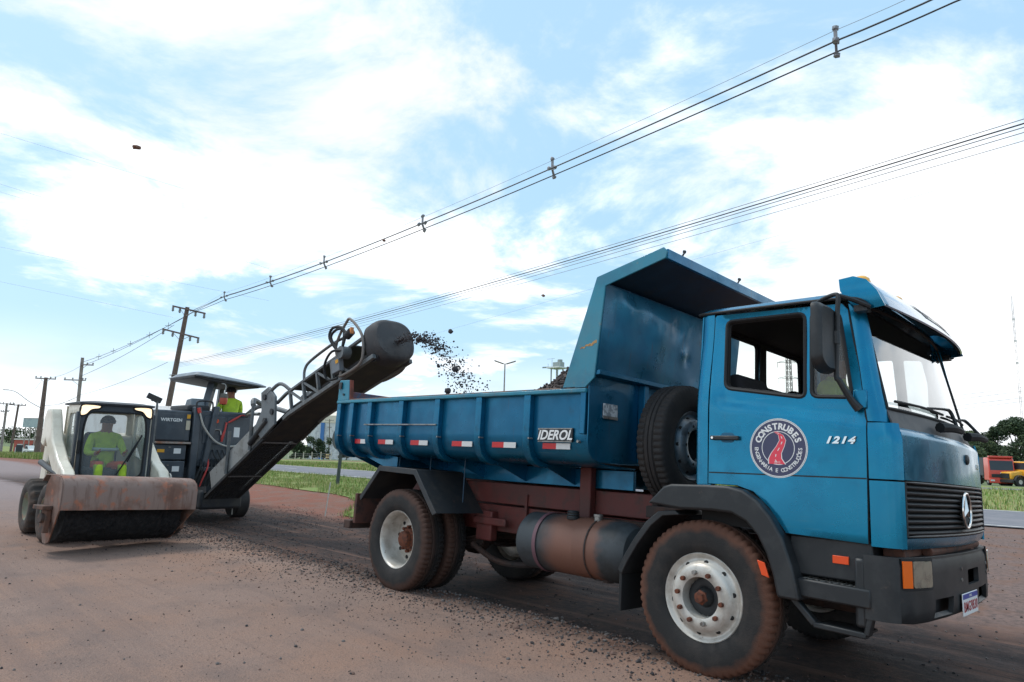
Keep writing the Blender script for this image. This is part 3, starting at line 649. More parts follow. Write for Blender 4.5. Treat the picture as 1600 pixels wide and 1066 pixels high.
# windscreen cowl, glass, wipers
COWL = M('cowl_grey', S(66, 68, 70), .6, 0, S(80, 80, 80), 6)
MB().grid(lambda u, v: (F(-1.01+2.02*u)-.05-.05*v, (-1.01+2.02*u)*(1-.02*v), 1.69+.125*v), 30, 5).build('cowl', COWL, T, thick=.01, toff=-1)
def ws(u, v):
    y = (-.985+1.97*u)*(1-.055*v); return (F(y)-.098-.14*v-.012*v*(y/.98)**2, y, 1.812+.69*v)
MB().grid(ws, 28, 14).build('windscreen', GWS, T, smooth=60)
MB().tube([ws(i/20, 0) for i in range(21)]+[ws(1, i/8) for i in range(1, 9)]+[ws(1-i/20, 1) for i in range(1, 21)]+[ws(0, 1-i/8) for i in range(1, 8)], .012, 6, closed=True).build('windscreen_seal', RUBB, T)
def wiper(y0, y1, yp):
    f_ = lambda y, z: (F(y)-.098-.14*(z-1.812)/.69+.02, y, z)
    wp = MB().tube([f_(y0, 1.862), f_((y0+y1)/2, 1.868), f_(y1, 1.862)], .009, 6).build('wiper', RUBB, T)
    ym = (y0+y1)/2+.1; e = f_(y1+.12, 1.885)
    MB().tube([f_(ym, 1.875), (e[0]+.02, e[1]-.12, 1.9), (e[0]+.03, e[1], 1.89), (F(yp)+.0, yp+.33, 1.765)], [.008, .01, .014, .012], 6).build('arm', RUBB, wp)
    b = MB().tube([(F(yp)-.03, yp-.02, 1.745), (F(yp)+.015, yp+.12, 1.752), (F(yp)+.02, yp+.34, 1.748)], [.035, .03, .022], 8); b.build('wiper_motor_cover', RUBB, wp)
wiper(-.9, -.02, -.32); wiper(.1, .8, .52)
# sun visor
VT = M('visor_sky_sheen', S(142, 166, 190), .22, .1, S(170, 188, 206), 3, coat=.8)  # pale tone paints the sky's reflection on to the teal visor
def vis(t, y):
    pts = [(.955, 2.665), (1.03, 2.672), (1.10, 2.64), (1.16, 2.56), (1.205, 2.47)]
    k = 1-(y/1.0)**2; i = min(3, int(t*4)); f_ = t*4-i
    return (pts[i][0]*(1-f_)+pts[i+1][0]*f_+.115*k*t, y*1.03, pts[i][1]*(1-f_)+pts[i+1][1]*f_+(.03*k)*(1-t)-.03*k*t)
vt = MB().grid(lambda u, v: vis(v, -1+2*u), 40, 16).build('sun_visor', VT, T, thick=.012, smooth=60, toff=1)
MB().grid(lambda u, v: tuple(Vector(vis(.08+.9*v, -.99+1.98*u))+Vector((-.012, 0, -.016))), 30, 10).build('visor_underside', DARK, vt)
for s in (-1, 1):
    ck = panel([(.94, 2.668), (.95, 2.585), (.985, 2.525), (1.035, 2.47), (1.09, 2.445), (1.215, 2.458), (1.175, 2.56), (1.11, 2.645), (1.03, 2.678)], [], lambda x, z: (x, s*(1.03+.014*math.sin((z-2.46)/.22*3.1)), z), .03)
    ck.build('visor_cheek', PAINT, vt, thick=.014, smooth=60, toff=s)
    # teal band wrapping from the cheek on to the top
    MB().grid(lambda u, v: tuple(Vector(vis(v, s*(1.0-.13*u*(1-.55*v))))+Vector((.0015, 0, .0025))), 6, 16).build('visor_end_band', PAINT, vt, thick=.002, smooth=60)
for y in (-.8, -.12, .33, .8):
    p = vis(.12, y); MB().lathe([(0, .055), (.03, .05), (.05, .034), (.058, .01), (.06, -.01)], (p[0]+.02, p[1], p[2]), 'z', 18).build('marker_lamp', M('amber_lamp', S(240, 176, 60), .3, coat=.3), vt)
MB().grid(lambda u, v: tuple(Vector(vis(.5+.3*v, -.25+.85*u))+Vector((.002, 0, .003))), 16, 5).build('visor_decal', M('decal_cream', S(214, 204, 188), .5), vt)
lettering('visor_lettering', M('decal_brown', S(120, 76, 60), .5), vt, [(TX['VISOR'][0], TX['VISOR'][1], lambda p: tuple(Vector(vis(.65-p.y/.34, .2+p.x*1.1))+Vector((.004, 0, .006))))], .001)
MB().add([tuple(Vector(vis(.65-.13*math.sin(6.283*i/20), -.19+.045*math.cos(6.283*i/20)))+Vector((.004, 0, .006))) for i in range(20)], [tuple(range(20))]).build('visor_emblem', NAVY, vt, smooth=0)
# mirrors
for s in (-1, 1):
    mb = MB().tube([(.8, s*1.06, 2.515), (.87, s*1.12, 2.525), (.965, s*1.19, 2.525), (.99, s*1.2, 2.505), (.985, s*1.2, 2.42), (.975, s*1.2, 2.2), (.965, s*1.195, 2.0), (.98, s*1.19, 1.965), (1.03, s*1.14, 1.85), (1.065, s*1.11, 1.795)], [.014, .014, .014, .015, .0155, .0155, .0155, .018, .022, .03], 10)
    mb.tube([(.985, s*1.2, 2.515), (1.06, s*1.13, 2.49), (1.13, s*1.05, 2.455)], .016, 8); mb.tube([(.99, s*1.19, 2.5), (1.08, s*1.1, 2.5), (1.12, s*1.04, 2.47)], .011, 8); mb.box(1.04, 1.12, min(s*.99, s*1.07), max(s*.99, s*1.07), 2.43, 2.47)
    ar = mb.build('mirror_arm', BLKP, T)
    pm = rounded([(s*1.165, 2.445), (s*1.435, 2.44), (s*1.445, 2.05), (s*1.33, 2.0), (s*1.165, 2.01)], .05, 5)
    b = MB(); n = len(pm); cy_ = s*1.3; cz_ = 2.23
    rings = [(.905, 1.0), (.925, 1.0), (.945, .97), (.968, .86)]
    b.add([(x, cy_+(p[0]-cy_)*k, cz_+(p[1]-cz_)*k) for x, k in rings for p in pm], [tuple(range(n))]+[(r_*n+i, r_*n+(i+1) % n, (r_+1)*n+(i+1) % n, (r_+1)*n+i) for r_ in range(3) for i in range(n)]+[tuple(range(4*n-1, 3*n-1, -1))])
    mi = b.build('mirror', BLKP, T, smooth=30)
    MB().add([(.9035, cy_+(p[0]-cy_)*.93, cz_+(p[1]-cz_)*.93) for p in pm], [tuple(range(n))]).build('mirror_glass', CHRM, mi)
    MB().cyl((.97, s*1.2, 2.28), (.97, s*1.2, 2.2), .025, 10).build('mirror_clamp', BLKP, ar)
# bumper
BP = [(1.06, 1.115), (1.14, 1.13), (1.2, 1.118), (1.245, 1.085), (1.285, 1.0), (1.325, .78), (1.35, .45), (1.362, 0)]
def bplan(u):                      # u 0..1 around from the right end to the left end
    k = abs(2*u-1); q = (1-k)*7; i = min(6, int(q)); t = q-i
    return (BP[i][0]*(1-t)+BP[i+1][0]*t, (-1 if u < .5 else 1)*(BP[i][1]*(1-t)+BP[i+1][1]*t))
def bump(u, v):
    x, y = bplan(u); low = .545+.06*smst(.55, 1.12, abs(y))*0
    z = low+(.925-low)*v
    return (x-.03*smst(.12, 0, v)-.02*smst(.94, 1, v), y, z)
def bpt(y, z, d=0):
    y0 = abs(y); i = 0
    while i < 6 and BP[i+1][1] > y0: i += 1
    a, b_ = BP[i], BP[i+1]; t = (y0-a[1])/(b_[1]-a[1]) if a[1] != b_[1] else 0
    return (a[0]+(b_[0]-a[0])*t+d, y, z)
def bump_panel():
    # front face over (y, z) with openings, plus wrap-round ends
    outer = [(-1.085, .56), (-.95, .548), (.95, .548), (1.085, .56), (1.085, .925), (-1.085, .925)]
    holes = [[(-.72, .57), (-.38, .57), (-.36, .675), (-.70, .675)], [(.32, .57), (.70, .57), (.68, .675), (.34, .675)], rounded([(-.0, .715), (.36, .715), (.36, .815), (.0, .815)], .02)]
    return panel(outer, holes, lambda y, z: bpt(y, z, -.025*smst(.58, .55, z)-.018*smst(.905, .925, z)), .05)
bo = bump_panel().build('bumper', BLKP, T, thick=.03, smooth=45, toff=-1)
for s in (-1, 1):
    MB().grid(lambda u, v: ((1.055, s*1.105, 0) if 0 else (BP[0][0]*(1-u)**2+1.19*2*u*(1-u)*1.0+BP[3][0]*u*u, s*(1.115*(1-u)**2+1.15*2*u*(1-u)+1.085*u*u), .56+(.925-.56)*v)), 8, 6).build('bumper_end', BLKP, bo, thick=.03, smooth=45, toff=1 if s > 0 else -1)
    MB().box(1.0, 1.07, min(s*1.04, s*1.11), max(s*1.04, s*1.11), .5, .9).build('bumper_bracket', BLKP, bo, .02)
    # headlamp set into the bumper
    fr = panel(rounded([(s*1.075, .74), (s*.735, .735), (s*.735, .925), (s*1.075, .925)], .02), [], lambda y, z: bpt(y, z, .002), .05).build('lamp_surround', RUBB, bo)
    panel(rounded([(s*1.0, .757), (s*.775, .754), (s*.775, .905), (s*1.0, .908)], .02), [], lambda y, z: bpt(y, z, .007), .04).build('headlamp', M('lamp_glass', S(150, 148, 130), .15, .4, S(120, 120, 108), 6, coat=1), fr, thick=.006, toff=1)
    panel([(s*1.072, .757), (s*1.006, .757), (s*1.006, .908), (s*1.072, .908)], [], lambda y, z: bpt(y, z, .006), .04).build('indicator', ORNG, fr, thick=.006, toff=1)
MB().grid(lambda u, v: (bpt(-1.08+2.16*u, 0)[0]-.01-.2*v, -1.08+2.16*u, .922-.006*v), 24, 3).build('bumper_top', BLKP, bo, thick=.01)
for y, z in ((-.16, .83), (-.16, .76), (.72, .82), (.72, .76)): MB().cyl(bpt(y, z, -.01), bpt(y, z, .006), .012, 10).build('bumper_bolt', STEEL, bo)
MB().box(1.1, 1.27, -.9, .9, .552, .9).build('bumper_core', RUBB, T)
p0 = MB().box(1.366, 1.372, -.23, .19, .535, .675).build('number_plate', WHT, T, .003)
MB().box(1.3725, 1.374, -.222, .182, .64, .67).build('plate_band', M('plate_blue', S(58, 70, 150), .5), p0)
lettering('plate_lettering', M('plate_red', S(168, 44, 48), .5), p0, [(TX['PLATE'][0], TX['PLATE'][1], lambda p: (1.3735, -.02+p.x*1.0, .587+p.y*1.05))], .001)
lettering('plate_lettering', WHT, p0, [(TX['BRASIL'][0], TX['BRASIL'][1], lambda p: (1.3747, -.02+p.x, .655+p.y))], .0006)
# front wheel arch, rear valance, mud flap
for s in (-1, 1):
    oc = [(-.42, 1.115), (-.285, 1.245), (-.22, 1.265), (.06, 1.275), (.22, 1.275), (.33, 1.255), (.43, 1.195), (.52, 1.1), (.6, .97), (.66, .8), (.7, .6)]
    ic = [(.56, .6), (.53, .74), (.49, .86), (.43, .97), (.35, 1.05), (.25, 1.095), (.1, 1.1), (-.15, 1.09)]
    b = MB().prism(oc+ic, 'y', s*1.185, s*.74); fo = b.build('front_fender', BLKP, T, .018, seg=3)
    arc = [(-.2, 1.08), (-.34, 1.06), (-.44, .98), (-.55, .84), (-.64, .7), (-.69, .6)]
    n = len(arc); pp = [(p[0], p[1]) for p in arc]+[(p[0]+.04, p[1]-.03) for p in arc[::-1]]
    MB().prism(pp, 'y', s*1.16, s*.78).build('rear_splash_guard', BLKP, fo, .006)
    MB().box(-.685, -.66, min(s*1.14, s*.8), max(s*1.14, s*.8), .3, .62).build('mud_flap', RUBB, fo, .004)
    MB().obox((.475, s*1.188, .765), (.05, 0, -.012), (0, .012, 0), (-.03, 0, .09)).build('side_reflector', ORG2, fo, .003)
    # step box under the door
    b = MB().box(.6, 1.1, min(s*1.07, s*.8), max(s*1.07, s*.8), .75, .995); b.build('step_panel', BLKP, T, .012)
    b = MB().prism([(.57, .625), (1.1, .615), (1.1, .725), (.57, .738)], 'y', s*1.13, s*.8); sb = b.build('step', BLKP, T, .012)
    b = MB()
    for i in range(12):
        for j in range(5):
            x, y = .62+i*.038, s*(.93+j*.04); a = R(45 if (i+j) % 2 else -45); d = Vector((math.cos(a)*.014, math.sin(a)*.014, 0)); e = Vector((-d.y, d.x, 0))*.3
            b.obox((x, y, .7385-.013*(x-.57)/.53), d*2, e*2, (0, 0, .005))
    o = b.build('tread_plate_pattern', STEEL, sb); o['kind'] = 'stuff'
    b = MB()
    b.beam((.62, s*1.08, .61), (.76, s*1.08, .47), .06, .04); b.beam((.75, s*1.08, .468), (1.06, s*1.08, .458), .06, .035); b.beam((1.06, s*1.08, .46), (1.1, s*1.08, .63), .06, .035); b.box(.76, 1.05, min(s*1.09, s*.86), max(s*1.09, s*.86), .455, .475)
    b.build('lower_step', BLKP, sb, .008)
    MB().box(.87, .965, min(s*1.068, s*1.082), max(s*1.068, s*1.082), .848, .895).build('side_marker', ORG2, T, .002)
# cab floor, dash, seats, steering wheel
MB().box(-.06, 1.2, -1.02, 1.02, 1.0, 1.12).build('cab_floor', DARK, T)
MB().prism([(.98, 1.3), (1.2, 1.3), (1.2, 1.79), (1.05, 1.80), (.93, 1.72)], 'y', -.98, .98).build('dashboard', M('dash_grey', S(58, 58, 60), .7), T, .03)
for y in (-.55, .52):
    st_ = MB().box(.12, .6, y-.24, y+.24, 1.3, 1.5).build('seat', M('seat_grey', S(48, 48, 52), .9), T, .04)
    MB().prism([(.05, 1.5), (.2, 1.5), (.12, 2.12), (-.0, 2.12)], 'y', y-.23, y+.23).build('backrest', M('seat_grey', S(48, 48, 52), .9), st_, .04)
sw = MB().tube([(.82+.09*math.sin(2*math.pi*i/28), .52+.21*math.cos(2*math.pi*i/28), 1.78+.19*math.sin(2*math.pi*i/28)) for i in range(28)], .014, 8, closed=True).build('steering_wheel', RUBB, T)
b = MB().cyl((.82, .52, 1.78), (1.0, .52, 1.5), .03, 8); b.beam((.82, .33, 1.78), (.82, .71, 1.78), .03, .02); b.build('steering_column', RUBB, sw)
# ------------------------------------------------------------------ ground, roads, verges
def PX(x, y, depth):               # photo pixel -> point at that distance along the view axis
    return CAM + depth*(_f + _r2*((x-800)/1067.2) + _u2*((533-y)/1067.2))
def PG(x, y, z=0.):                # photo pixel -> point on the level z
    d = _f + _r2*((x-800)/1067.2) + _u2*((533-y)/1067.2); return CAM + d*((z-CAM.z)/d.z)
def lerp_poly(P, x):
    for a, b in zip(P, P[1:]):
        if x <= b[0]: return a[1]+(b[1]-a[1])*max(0, (x-a[0])/(b[0]-a[0]))
    return P[-1][1]
HN = [(-700, -14), (-300, 3), (-75, 10.4), (-31, 11), (-22, 11.65), (-10, 12.9), (0, 14.35), (20, 17.6), (120, 36), (700, 150)]
HF = [(-700, -8), (-300, 9), (-75, 15.2), (-39, 15.8), (-29, 16.6), (-10, 19.6), (-1.7, 21.1), (20, 25), (120, 44), (700, 158)]
R2N = [(-700, 8), (-300, 24), (-60, 25), (-25, 33), (-5, 43.5), (40, 62), (160, 100), (700, 260)]
R2F = [(-700, 14), (-300, 30), (-60, 30), (-25, 41), (-5, 54), (40, 76), (160, 112), (700, 275)]
def edge_y(x): return -.72+.1*noise.noise(Vector((x*.35, 1, 0)))+.05*noise.noise(Vector((x*1.7, 5, 0)))
def hgt(x, y):
    d = math.hypot(x-2.5, y+5.6); h = -.02*max(0, d-48) if d < 260 else -4.24
    if y > -2 and y < 5 and x > -40 and x < 14:
        e = edge_y(x); k = smst(e-.12, e+.1, y)*smst(4.6, 2.5, y+.4*noise.noise(Vector((x*.3, 8, 0))))*smst(-40, -30, x)
        h -= .092*k
        # windrow of loose gravel on the lip of the milled strip
        h += .035*math.exp(-((y-e+.12)/.2)**2)*(.5+.7*abs(noise.noise(Vector((x*.9, 3, 0)))))*smst(-13, -9, x)
        # ruts in the soft strip
        for yr in (.9, 1.35, 2.2): h -= .02*k*math.exp(-((y-yr-.25*noise.noise(Vector((x*.2, yr, 0))))/.09)**2)
    if d < 30: h += .012*noise.noise(Vector((x*.8, y*.8, 0)))*smst(-.9, -.2, y)+.005*noise.noise(Vector((x*.5, y*.5, 4)))
    return h
def axis_vals(lo, hi, c0, c1, s0):
    v = [c0]
    while v[-1] < c1: v.append(v[-1]+s0)
    st_ = s0; r = v[-1]
    while r < hi: st_ *= 1.22; r += st_; v.append(min(r, hi))
    st_ = s0; l = c0
    while l > lo: st_ *= 1.22; l -= st_; v.insert(0, max(l, lo))
    return v
XS = axis_vals(-1500, 1200, -15, 5, .14); YS = axis_vals(-900, 1500, -6, 6, .09)
b = MB(); ny = len(YS)
b.add([(x, y, hgt(x, y)) for x in XS for y in YS], [(i*ny+j, (i+1)*ny+j, (i+1)*ny+j+1, i*ny+j+1) for i in range(len(XS)-1) for j in range(ny-1)])
def ground_mat():
    m = bpy.data.materials.new('ground_dirt'); m.use_nodes = True; t = m.node_tree; bs = t.nodes['Principled BSDF']; bs.inputs['Roughness'].default_value = .92; bs.inputs['Specular IOR Level'].default_value = .25
    co = t.nodes.new('ShaderNodeTexCoord'); sp_ = t.nodes.new('ShaderNodeSeparateXYZ'); t.links.new(co.outputs['Object'], sp_.inputs[0])
    def nz(sc, d=6, r=.6, dist=0):
        n = t.nodes.new('ShaderNodeTexNoise'); n.inputs['Scale'].default_value = sc; n.inputs['Detail'].default_value = d; n.inputs['Roughness'].default_value = r; n.inputs['Distortion'].default_value = dist; t.links.new(co.outputs['Object'], n.inputs['Vector']); return n.outputs[0]
    def rm(v, a, bb, lo=0, hi=1):
        x = t.nodes.new('ShaderNodeMapRange'); x.interpolation_type = 'SMOOTHSTEP'; t.links.new(v, x.inputs[0])
        for i, q in ((1, a), (2, bb), (3, lo), (4, hi)): x.inputs[i].default_value = q
        return x.outputs[0]
    def ma(op, a, bb, c=None):
        x = t.nodes.new('ShaderNodeMath'); x.operation = op
        for i, q in enumerate((a, bb, c)):
            if q is None: continue
            if isinstance(q, (int, float)): x.inputs[i].default_value = q
            else: t.links.new(q, x.inputs[i])
        return x.outputs[0]
    def mix(f, a, bb):
        x = t.nodes.new('ShaderNodeMix'); x.data_type = 'RGBA'; t.links.new(f, x.inputs[0])
        for i, q in ((6, a), (7, bb)):
            if isinstance(q, tuple): x.inputs[i].default_value = q
            else: t.links.new(q, x.inputs[i])
        return x.outputs[2]
    X, Y = sp_.outputs[0], sp_.outputs[1]
    n1, n2, n3, n4 = nz(.35, 5), nz(1.6, 7), nz(14, 5, .7), nz(60, 3, .7)
    base = mix(rm(n1, .4, .62), S(142, 118, 106), S(146, 115, 98)); base = mix(rm(n2, .45, .75), base, S(124, 104, 95)); base = mix(rm(n3, .52, .75, 0, .5), base, S(112, 94, 86))
    base = mix(rm(nz(2.6, 4), .66, .74, 0, .4), base, S(166, 120, 98))
    base = mix(rm(n4, .54, .66, 0, .65), base, S(92, 82, 78)); n5 = nz(170, 2, .7); base = mix(rm(n5, .6, .7, 0, .55), base, S(176, 158, 146)); base = mix(rm(n5, .42, .32, 0, .6), base, S(84, 74, 70))
    def stretched(sc, k, d=6):
        mp = t.nodes.new('ShaderNodeMapping'); mp.inputs['Scale'].default_value = sc; t.links.new(co.outputs['Object'], mp.inputs[0])
        n = t.nodes.new('ShaderNodeTexNoise'); n.inputs['Scale'].default_value = k; n.inputs['Detail'].default_value = d; n.inputs['Roughness'].default_value = .62; t.links.new(mp.outputs[0], n.inputs['Vector']); return n.outputs[0]
    trk = stretched((.07, 1.5, 1), 1.0); trk2 = stretched((.25, 9, 1), 1.0)
    base = mix(rm(trk, .52, .66, 0, .5), base, S(118, 100, 93)); base = mix(rm(trk, .46, .34, 0, .35), base, S(156, 132, 117)); base = mix(rm(trk2, .58, .72, 0, .35), base, S(112, 92, 84))
    base = mix(rm(X, -7, -22), base, S(138, 124, 122))
    yy = ma('ADD', Y, ma('MULTIPLY', ma('SUBTRACT', n2, .5), .9))
    # dark milled strip under the truck and red soil beyond it
    mil = mix(rm(n3, .4, .7), S(56, 46, 43), S(84, 65, 58)); mil = mix(rm(n2, .45, .7), mil, S(96, 69, 57)); mil = mix(rm(n4, .55, .68, 0, .8), mil, S(54, 48, 47)); mil = mix(rm(stretched((.3, 14, 1), 1.0), .52, .62, 0, .7), mil, S(52, 45, 43)); mil = mix(rm(stretched((.12, 3.5, 1), 1.0), .55, .68, 0, .7), mil, S(126, 96, 82))
    f1 = ma('MULTIPLY', rm(yy, -1.35, -.75), 1.0)
    col = mix(ma('MULTIPLY', f1, rm(X, -34, -24)), base, mil)
    soil = mix(rm(n2, .4, .65), S(134, 84, 68), S(126, 98, 86)); soil = mix(rm(n3, .5, .72), soil, S(96, 70, 60))
    col = mix(ma('MULTIPLY', rm(yy, 1.9, 2.9), rm(X, 4, -9)), col, soil)
    gravel = mix(rm(n3, .42, .66), S(126, 104, 96), S(92, 80, 76)); gravel = mix(rm(n2, .45, .65), gravel, S(122, 92, 78))
    col = mix(ma('MULTIPLY', rm(yy, 2.0, 3.2), rm(X, -8, -4)), col, gravel)
    # far land: grass and scrub
    far = mix(rm(nz(.05, 6), .4, .62), S(112, 124, 84), S(96, 108, 78))
    col = mix(rm(ma('ABSOLUTE', X, 0), 150, 260), col, far)
    col = mix(rm(Y, 60, 75), col, far)
    t.links.new(col, bs.inputs['Base Color'])
    bn = t.nodes.new('ShaderNodeBump'); bn.inputs['Strength'].default_value = .7; bn.inputs['Distance'].default_value = .03
    hh = ma('ADD', ma('ADD', ma('MULTIPLY', n3, .6), ma('MULTIPLY', n4, .6)), ma('MULTIPLY', trk2, .5)); t.links.new(hh, bn.inputs['Height']); t.links.new(bn.outputs[0], bs.inputs['Normal'])
    return m
struct(b.build('ground', ground_mat(), smooth=60, recalc=False))
ASPH = M('asphalt', S(112, 112, 118), .85, 0, S(124, 122, 126), .8, c3=S(96, 96, 102), ns3=6, bump=.1, bs=60)
LINE = M('road_paint', S(214, 212, 206), .7, 0, S(180, 178, 172), 3)
GRS = M('grass_soil', S(110, 132, 56), .95, 0, S(136, 140, 78), .5, c3=S(122, 112, 70), ns3=3, lo3=.45, hi3=.7, bump=.5, bs=12)
def xr(a, b_, st_): return [a+(b_-a)*i/max(1, round((b_-a)/st_)) for i in range(max(1, round((b_-a)/st_))+1)]
XX = sorted(set([-690, -600, -500, -400, -300, -220]+xr(-160, 60, 4)+[80, 100, 130, 180, 250, 350, 500, 690]))
def band(name, A, B, dz, m, X0=XX, sub=3):
    b = MB(); k = sub+1
    b.add([(x, A(x)+(B(x)-A(x))*j/sub, hgt(x, A(x)+(B(x)-A(x))*j/sub)+dz) for x in X0 for j in range(k)], [(i*k+j, (i+1)*k+j, (i+1)*k+j+1, i*k+j+1) for i in range(len(X0)-1) for j in range(sub)])
    return struct(b.build(name, m, smooth=60, recalc=False))
hn, hf, rn2, rf2 = [lambda x, P=P: lerp_poly(P, x) for P in (HN, HF, R2N, R2F)]
band('highway', hn, hf, .03, ASPH)
for f_, o in ((hn, .18), (hf, -.32)): band('road_marking', lambda x: f_(x)+o, lambda x: f_(x)+o+.14, .036, LINE, sub=1)
for i in range(40):
    x = -110+i*4.2; band('road_marking', lambda q: (hn(q)+hf(q))/2-.06, lambda q: (hn(q)+hf(q))/2+.06, .036, LINE, [x, x+1.2], 1) if i % 2 == 0 else None
band('road', rn2, rf2, .03, ASPH)
for f_, o in ((rn2, .2), (rf2, -.35)): band('road_marking', lambda x: f_(x)+o, lambda x: f_(x)+o+.15, .036, LINE, sub=1)
def gedge(x): return lerp_poly([(-160, 5.2), (-60, 4.9), (-40, 5.3), (-20, 5.6), (-15, 5.4), (-12.4, 4.3), (-11, 2.9), (-8.5, 2.75), (-7.5, 4.0), (-6.6, 7.2), (-5.5, 12.5), (0, 14)], x)+.25*noise.noise(Vector((x*.9, 2, 0)))+.1*noise.noise(Vector((x*3, 6, 0)))
GX = xr(-160, -5.6, .6)
band('grass_verge', gedge, lambda x: hn(x)-.12, .02, GRS, GX, 6)
band('grass_median', lambda x: hf(x)+.1, lambda x: rn2(x)-.1, .025, GRS, XX, 10)
band('grass_far', lambda x: rf2(x)+.1, lambda x: rf2(x)+22+.02*abs(x), .02, GRS, XX, 4)

# grass blades
def blades(name, pts, h, wd, mats, label):
    b = MB(); rn = random.Random(3); vs = []; fs = []
    for i, (x, y, z) in enumerate(pts):
        hh = h*rn.uniform(.5, 1.25); a = rn.random()*6.28; l = rn.uniform(.1, .6)*hh; d = Vector((math.cos(a), math.sin(a), 0)); e = Vector((-d.y, d.x, 0))*wd*rn.uniform(.6, 1.3)
        p = Vector((x, y, z)); o = len(vs); vs += [p-e, p+e, p+d*l+Vector((0, 0, hh))]; fs.append((o, o+1, o+2))
    me = bpy.data.meshes.new(name); me.from_pydata([tuple(v) for v in vs], [], fs)
    for q in mats: me.materials.append(q)
    me.polygons.foreach_set('material_index', [rn.randrange(len(mats)) for _ in fs]); me.update()
    return tag(link(name, me), label, 'grass', kind='stuff')
GB = [M('grass_blade', S(108, 138, 52), .8), M('grass_blade_dry', S(156, 154, 92), .8), M('grass_blade_dark', S(84, 114, 44), .8), M('grass_blade_straw', S(168, 158, 110), .8)]
rn = random.Random(11); pts = []
while len(pts) < 42000:
    x = -6-34*rn.random()**1.6; y0, y1 = gedge(x), hn(x)-.2
    if y1 <= y0: continue
    y = y0-.15+(y1-y0+.1)*rn.random()
    if noise.noise(Vector((x*.8, y*.8, 3))) < -.28: continue
    pts.append((x, y, hgt(x, y)+.015))
blades('verge_grass', pts, .14, .008, GB, 'uneven green grass on the verge beside the milled strip')
pts = []
while len(pts) < 26000:
    x = -45-65*rn.random(); y0, y1 = gedge(x), hn(x)-.2; y = y0+(y1-y0)*rn.random(); pts.append((x, y, hgt(x, y)+.015))
blades('verge_grass', pts, .42, .02, GB, 'long green grass under the distant poles on the left')
pts = []
while len(pts) < 30000:
    x = -60+66*rn.random(); y0, y1 = hf(x)+.2, rn2(x)-.2; y = y0+(y1-y0)*rn.random()**1.5; pts.append((x, y, hgt(x, y)+.015))
blades('median_grass', pts, .2, .02, GB, 'mown grass on the median between the two carriageways')

# loose gravel and stones
def rocks(name, spec, mats, label, seed):
    b = MB(); rn = random.Random(seed); proto = []
    for k in range(8):
        q = MB().rock((0, 0, 0), 1, seed*31+k, 1, (1, .8, .6)); proto.append((q.v, q.f))
    vs = []; fs = []; mi = []
    for (x, y, r) in spec:
        v, f = proto[rn.randrange(8)]; a = rn.random()*6.28; c, s_ = math.cos(a)*r, math.sin(a)*r; z = hgt(x, y)+r*.25; o = len(vs)
        vs += [(x+c*p[0]-s_*p[1], y+s_*p[0]+c*p[1], z+p[2]*r) for p in v]; fs += [tuple(i+o for i in q) for q in f]; mi += [rn.randrange(len(mats))]*len(f)
    me = bpy.data.meshes.new(name); me.from_pydata(vs, [], fs)
    for q in mats: me.materials.append(q)
    me.polygons.foreach_set('material_index', mi); me.update()
    return tag(link(name, me), label, 'gravel', kind='stuff')
ST = [M('stone_dark', S(66, 62, 62), .9), M('stone_grey', S(104, 98, 95), .9), M('stone_brown', S(112, 88, 78), .9), M('stone_black', S(46, 44, 46), .85)]
rn = random.Random(21); spec = []
for i in range(9000):            # windrow along the lip of the milled strip
    x = rn.uniform(-13, 2.5); y = edge_y(x)-.15+rn.gauss(0, .26); spec.append((x, y, rn.uniform(.004, .014)*(1 if rn.random() < .94 else 1.8)))
for i in range(4500):            # thrown further out over the old road
    x = rn.uniform(-12, 2.2); y = edge_y(x)-.2-abs(rn.gauss(0, .75)); spec.append((x, y, rn.uniform(.003, .009)*(1 if rn.random() < .96 else 2.2)))
for i in range(4200):
    x = rn.uniform(-14, 2); y = rn.uniform(-6.5, -1.3); spec.append((x, y, rn.uniform(.002, .006)*(1 if rn.random() < .95 else 2.8)))
for i in range(5000):            # in the strip and to the right of it
    x = rn.uniform(-14, 6); y = rn.uniform(-.5, 13 if x > -4 else 3); spec.append((x, y, rn.uniform(.005, .016)))
rocks('loose_gravel', spec, ST, 'loose dark gravel scattered along the milled road edge', 5)
